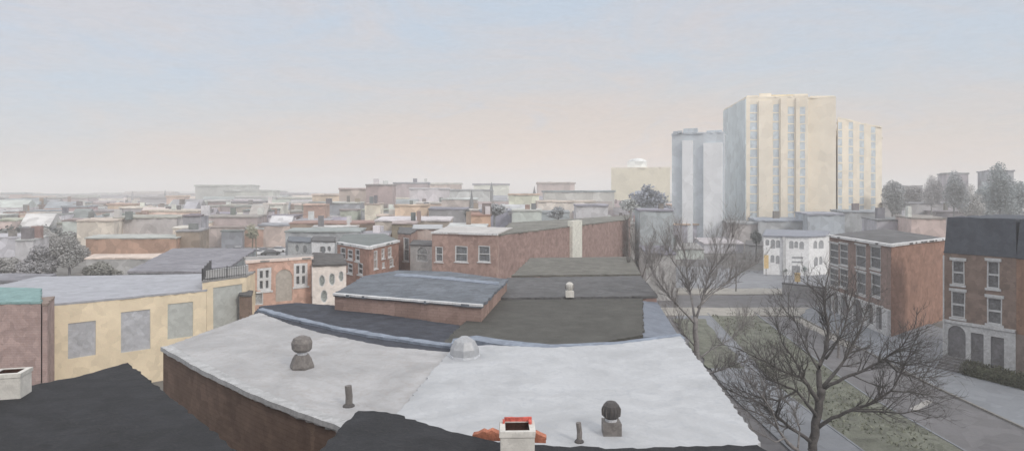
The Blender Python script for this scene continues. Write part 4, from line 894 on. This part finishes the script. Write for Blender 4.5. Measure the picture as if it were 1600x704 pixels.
# parked cars on the lot
def car(px, D, colr, label, yaw):
    x, y = Q(px, D); t = thing('parked_car', label, 'car', (x, y, 0), 'cars parked on the lot beyond the orange house'); t.rotation_euler = (0, 0, 0)
    c, s = math.cos(yaw), math.sin(yaw)
    def xf(M):
        M.v = [(x+a*c-b*s, y+a*s+b*c, z) for a, b, z in M.v]; return M
    prof = [(-2.15,.3),(-2.2,.75),(-1.9,.92),(-1.2,.98),(1.25,.95),(2.1,.8),(2.15,.3)]
    def ext(pf, hw, hw2=None):
        hw2 = hw2 or hw; M = MB(); m = len(pf); M.add([(a, -hw if b < 1 else -hw2, b) for a, b in pf]+[(a, hw if b < 1 else hw2, b) for a, b in pf], [(k, (k+1) % m, m+(k+1) % m, m+k) for k in range(m)]+[tuple(range(m-1,-1,-1)), tuple(range(m, 2*m))]); return M
    xf(ext(prof, .88)).build('body', colr, t)
    xf(ext([(-1.75,.93),(-1.15,1.42),(.35,1.45),(1.15,.95)], .8, .62)).build('cabin', paint('car_glass', (90,94,102), 1.2, 1, .1, rough=.25, spec=.6), t)
    xf(ext([(-1.12,1.421),(-1.0,1.48),(.25,1.5),(.35,1.452)], .66, .6)).build('car_roof', colr, t)
    for sx in (-1.35, 1.35):
        for sy in (-.8, .8):
            M = MB(); M.tube([(sx, sy-.1, .33), (sx, sy+.1, .33)], [.33, .33], 12); xf(M).build('wheel', paint('tyre_rubber', (50,50,52), 1.2), t)
cw = paint('white_car_paint', (206,208,210), 1.4, 1, .04, rough=.35, spec=.5); cg = paint('grey_car_paint', (140,144,150), 1.3, 1, .05, rough=.35, spec=.5); cd = paint('dark_car_paint', (74,76,80), 1.3, 1, .05, rough=.35, spec=.5)
car(352, 163, cd, 'dark parked car at the left end of the lot', .2); car(374, 168, cw, 'white parked car left of the two stemmed tree', .1); car(412, 165, cg, 'grey parked car right of the two stemmed tree', .15)
car(437, 168, cw, 'white parked car at the right end of the lot', -.1); car(424, 160, cd, 'dark parked car in front of the other cars on the lot', .3); car(402, 160, cw, 'white parked car nearest the two stemmed tree', .1)
structure(MB().prism(wobble([Q(335,138), Q(455,138), Q(452,180), Q(335,180)], 3, .4), -.1, .05).build('car_park', paint('pale_lot', (176,178,182), 1.0, .12, .12)))

# spires and stacks standing out of the haze
for i, (px, D, yt, r_, lb) in enumerate([(768,420,284,1.1,'dark slender steeple on the skyline, taller left one'), (835,400,290,.9,'dark slender mast on the skyline right of the steeple'), (737,230,297,.55,'thin grey smokestack behind the red brick cube'), (207,700,298,1.0,'small mast on the left skyline'), (258,640,296,.9,'thin mast above the sage blocks at left')]):
    x, y = Q(px, D); z1 = zat(yt, D); t = thing('steeple', lb, 'steeple', (x, y, 0))
    MB().tube([(x, y, 0), (x, y, z1*.72)], [r_*1.2, r_*1.1], 8).build('shaft', rgbmat((128,132,138), 1.3, 4), t); MB().tube([(x, y, z1*.72), (x, y, z1)], [r_*1.25, .06], 8).build('spire', rgbmat((116,118,124), 1.3, 4), t)

# small city trees
rnd = random.Random(5); protos = []
for k in range(3):
    lob = [(rnd.uniform(-.4,.4), rnd.uniform(-.4,.4), rnd.uniform(.9,1.6), rnd.uniform(.5,.8), rnd.uniform(.5,.8), rnd.uniform(.4,.6)) for _ in range(5)]
    protos.append(leaf_mesh(lob, 420, .15, k))
CITY = []
for i in range(104):
    D = rnd.choice([178, 185, 210, 240, 275, 320, 380, 450, 540, 640, 800]); px = rnd.uniform(-10, 1045) if D < 500 else rnd.uniform(-10, 940)
    x, y = Q(px, D+rnd.uniform(-8, 8)); hh = rnd.uniform(3.5, 6.2)*(1 if D < 400 else 1.4); t = thing('city_tree', '', 'tree', (x, y, 0), 'small trees among the far rooftops')
    if i < 3: mesh = protos[i].build('crown', rgbmat([(118,122,120), (128,126,122), (112,118,122)][i], 1.4, 1), t); mesh.data.transform(__import__('mathutils').Matrix.Translation(Vector((x, y, 0)))); base_m = mesh.data; protos[i] = base_m
    else: mesh = bpy.data.objects.new('crown', protos[i % 3]); COL.objects.link(mesh); mesh.parent = t
    t.scale = (hh*rnd.uniform(.7, 1.5), hh*.75, hh*.55)
    if i == 0: tm = MB().tube([(x, y, 0), (x, y, 1.3)], [.09, .05], 5).build('trunk', rgbmat((110,108,106), 1.4, 1), t); trunk_m = tm.data
    else: tm = bpy.data.objects.new('trunk', trunk_m); COL.objects.link(tm); tm.parent = t
    CITY.append((px, D, t))

# labels that single out each far building / tree
ORD = ['leftmost', 'second', 'third', 'fourth', 'fifth', 'sixth', 'seventh', 'eighth', 'ninth', 'tenth', 'eleventh', 'twelfth', 'thirteenth', 'fourteenth', 'fifteenth', 'sixteenth']
BAND = {'near': 'nearer', 'mid city': 'midway', 'skyline': 'on the skyline'}
by = {}
for k, px, T in FAR: by.setdefault(k, []).append((px, T))
for (wc, rc, sz, band, zn, rk), lst in by.items():
    lst.sort(key=lambda q: q[0]); wr = ('%s block' % wc) if rc == wc else '%s block %s roofed' % (wc, rc)
    base = ' '.join(x for x in (sz, 'gabled' if rk == 'gabled' else '', wr, BAND[band], 'near', zn) if x)
    for i, (px, T) in enumerate(lst): T['label'] = base if len(lst) == 1 else ('%s %s' % (ORD[min(i, 15)], base) if i == 0 else '%s from left, %s' % (ORD[min(i, 15)], base))
by = {}
for px, D, T in CITY: by.setdefault((zone(px), 'nearer' if D < 300 else ('middle' if D < 500 else 'farthest')), []).append((px, T))
for (zn, bd), lst in by.items():
    lst.sort(key=lambda q: q[0])
    for i, (px, T) in enumerate(lst): T['label'] = ('' if len(lst) == 1 else (ORD[i]+' ' if i == 0 else ORD[i]+' from left, '))+'small grey tree in the %s rooftops near %s' % (bd, zn)

# hills on the horizon
M = MB(); n = 120; xs = [-2000+4000*i/n for i in range(n+1)]
hgt = lambda x: 13+9*noise.noise((x*.0016, 3.1, 0))+4*noise.noise((x*.008, 1.2, 0))
M.add([(x, 1500, -.2) for x in xs]+[(x, 1750, hgt(x)) for x in xs]+[(x, 2300, hgt(x)*1.35) for x in xs]+[(x, 2800, -.2) for x in xs], [(r*(n+1)+i, r*(n+1)+i+1, (r+1)*(n+1)+i+1, (r+1)*(n+1)+i) for r in range(3) for i in range(n)])
structure(M.build('hills', rgbmat((140,146,140), 1.2, 20), smooth=True))

# ------------------------------------------------------------------ haze
hb = MB().box(-2500, 2500, -80, 3000, -1, 66).build('haze', bpy.data.materials.new('haze')); hm = hb.data.materials[0]; hm.use_nodes = True; N = hm.node_tree.nodes; N.clear()
o_ = N.new('ShaderNodeOutputMaterial'); v_ = N.new('ShaderNodeVolumePrincipled'); v_.inputs['Color'].default_value = (1, .994, .990, 1); v_.inputs['Density'].default_value = .00095; v_.inputs['Anisotropy'].default_value = .0
hm.node_tree.links.new(v_.outputs[0], o_.inputs['Volume'])
hb['kind'] = 'stuff'; hb['label'] = 'pale haze over the whole city'; hb['category'] = 'haze'
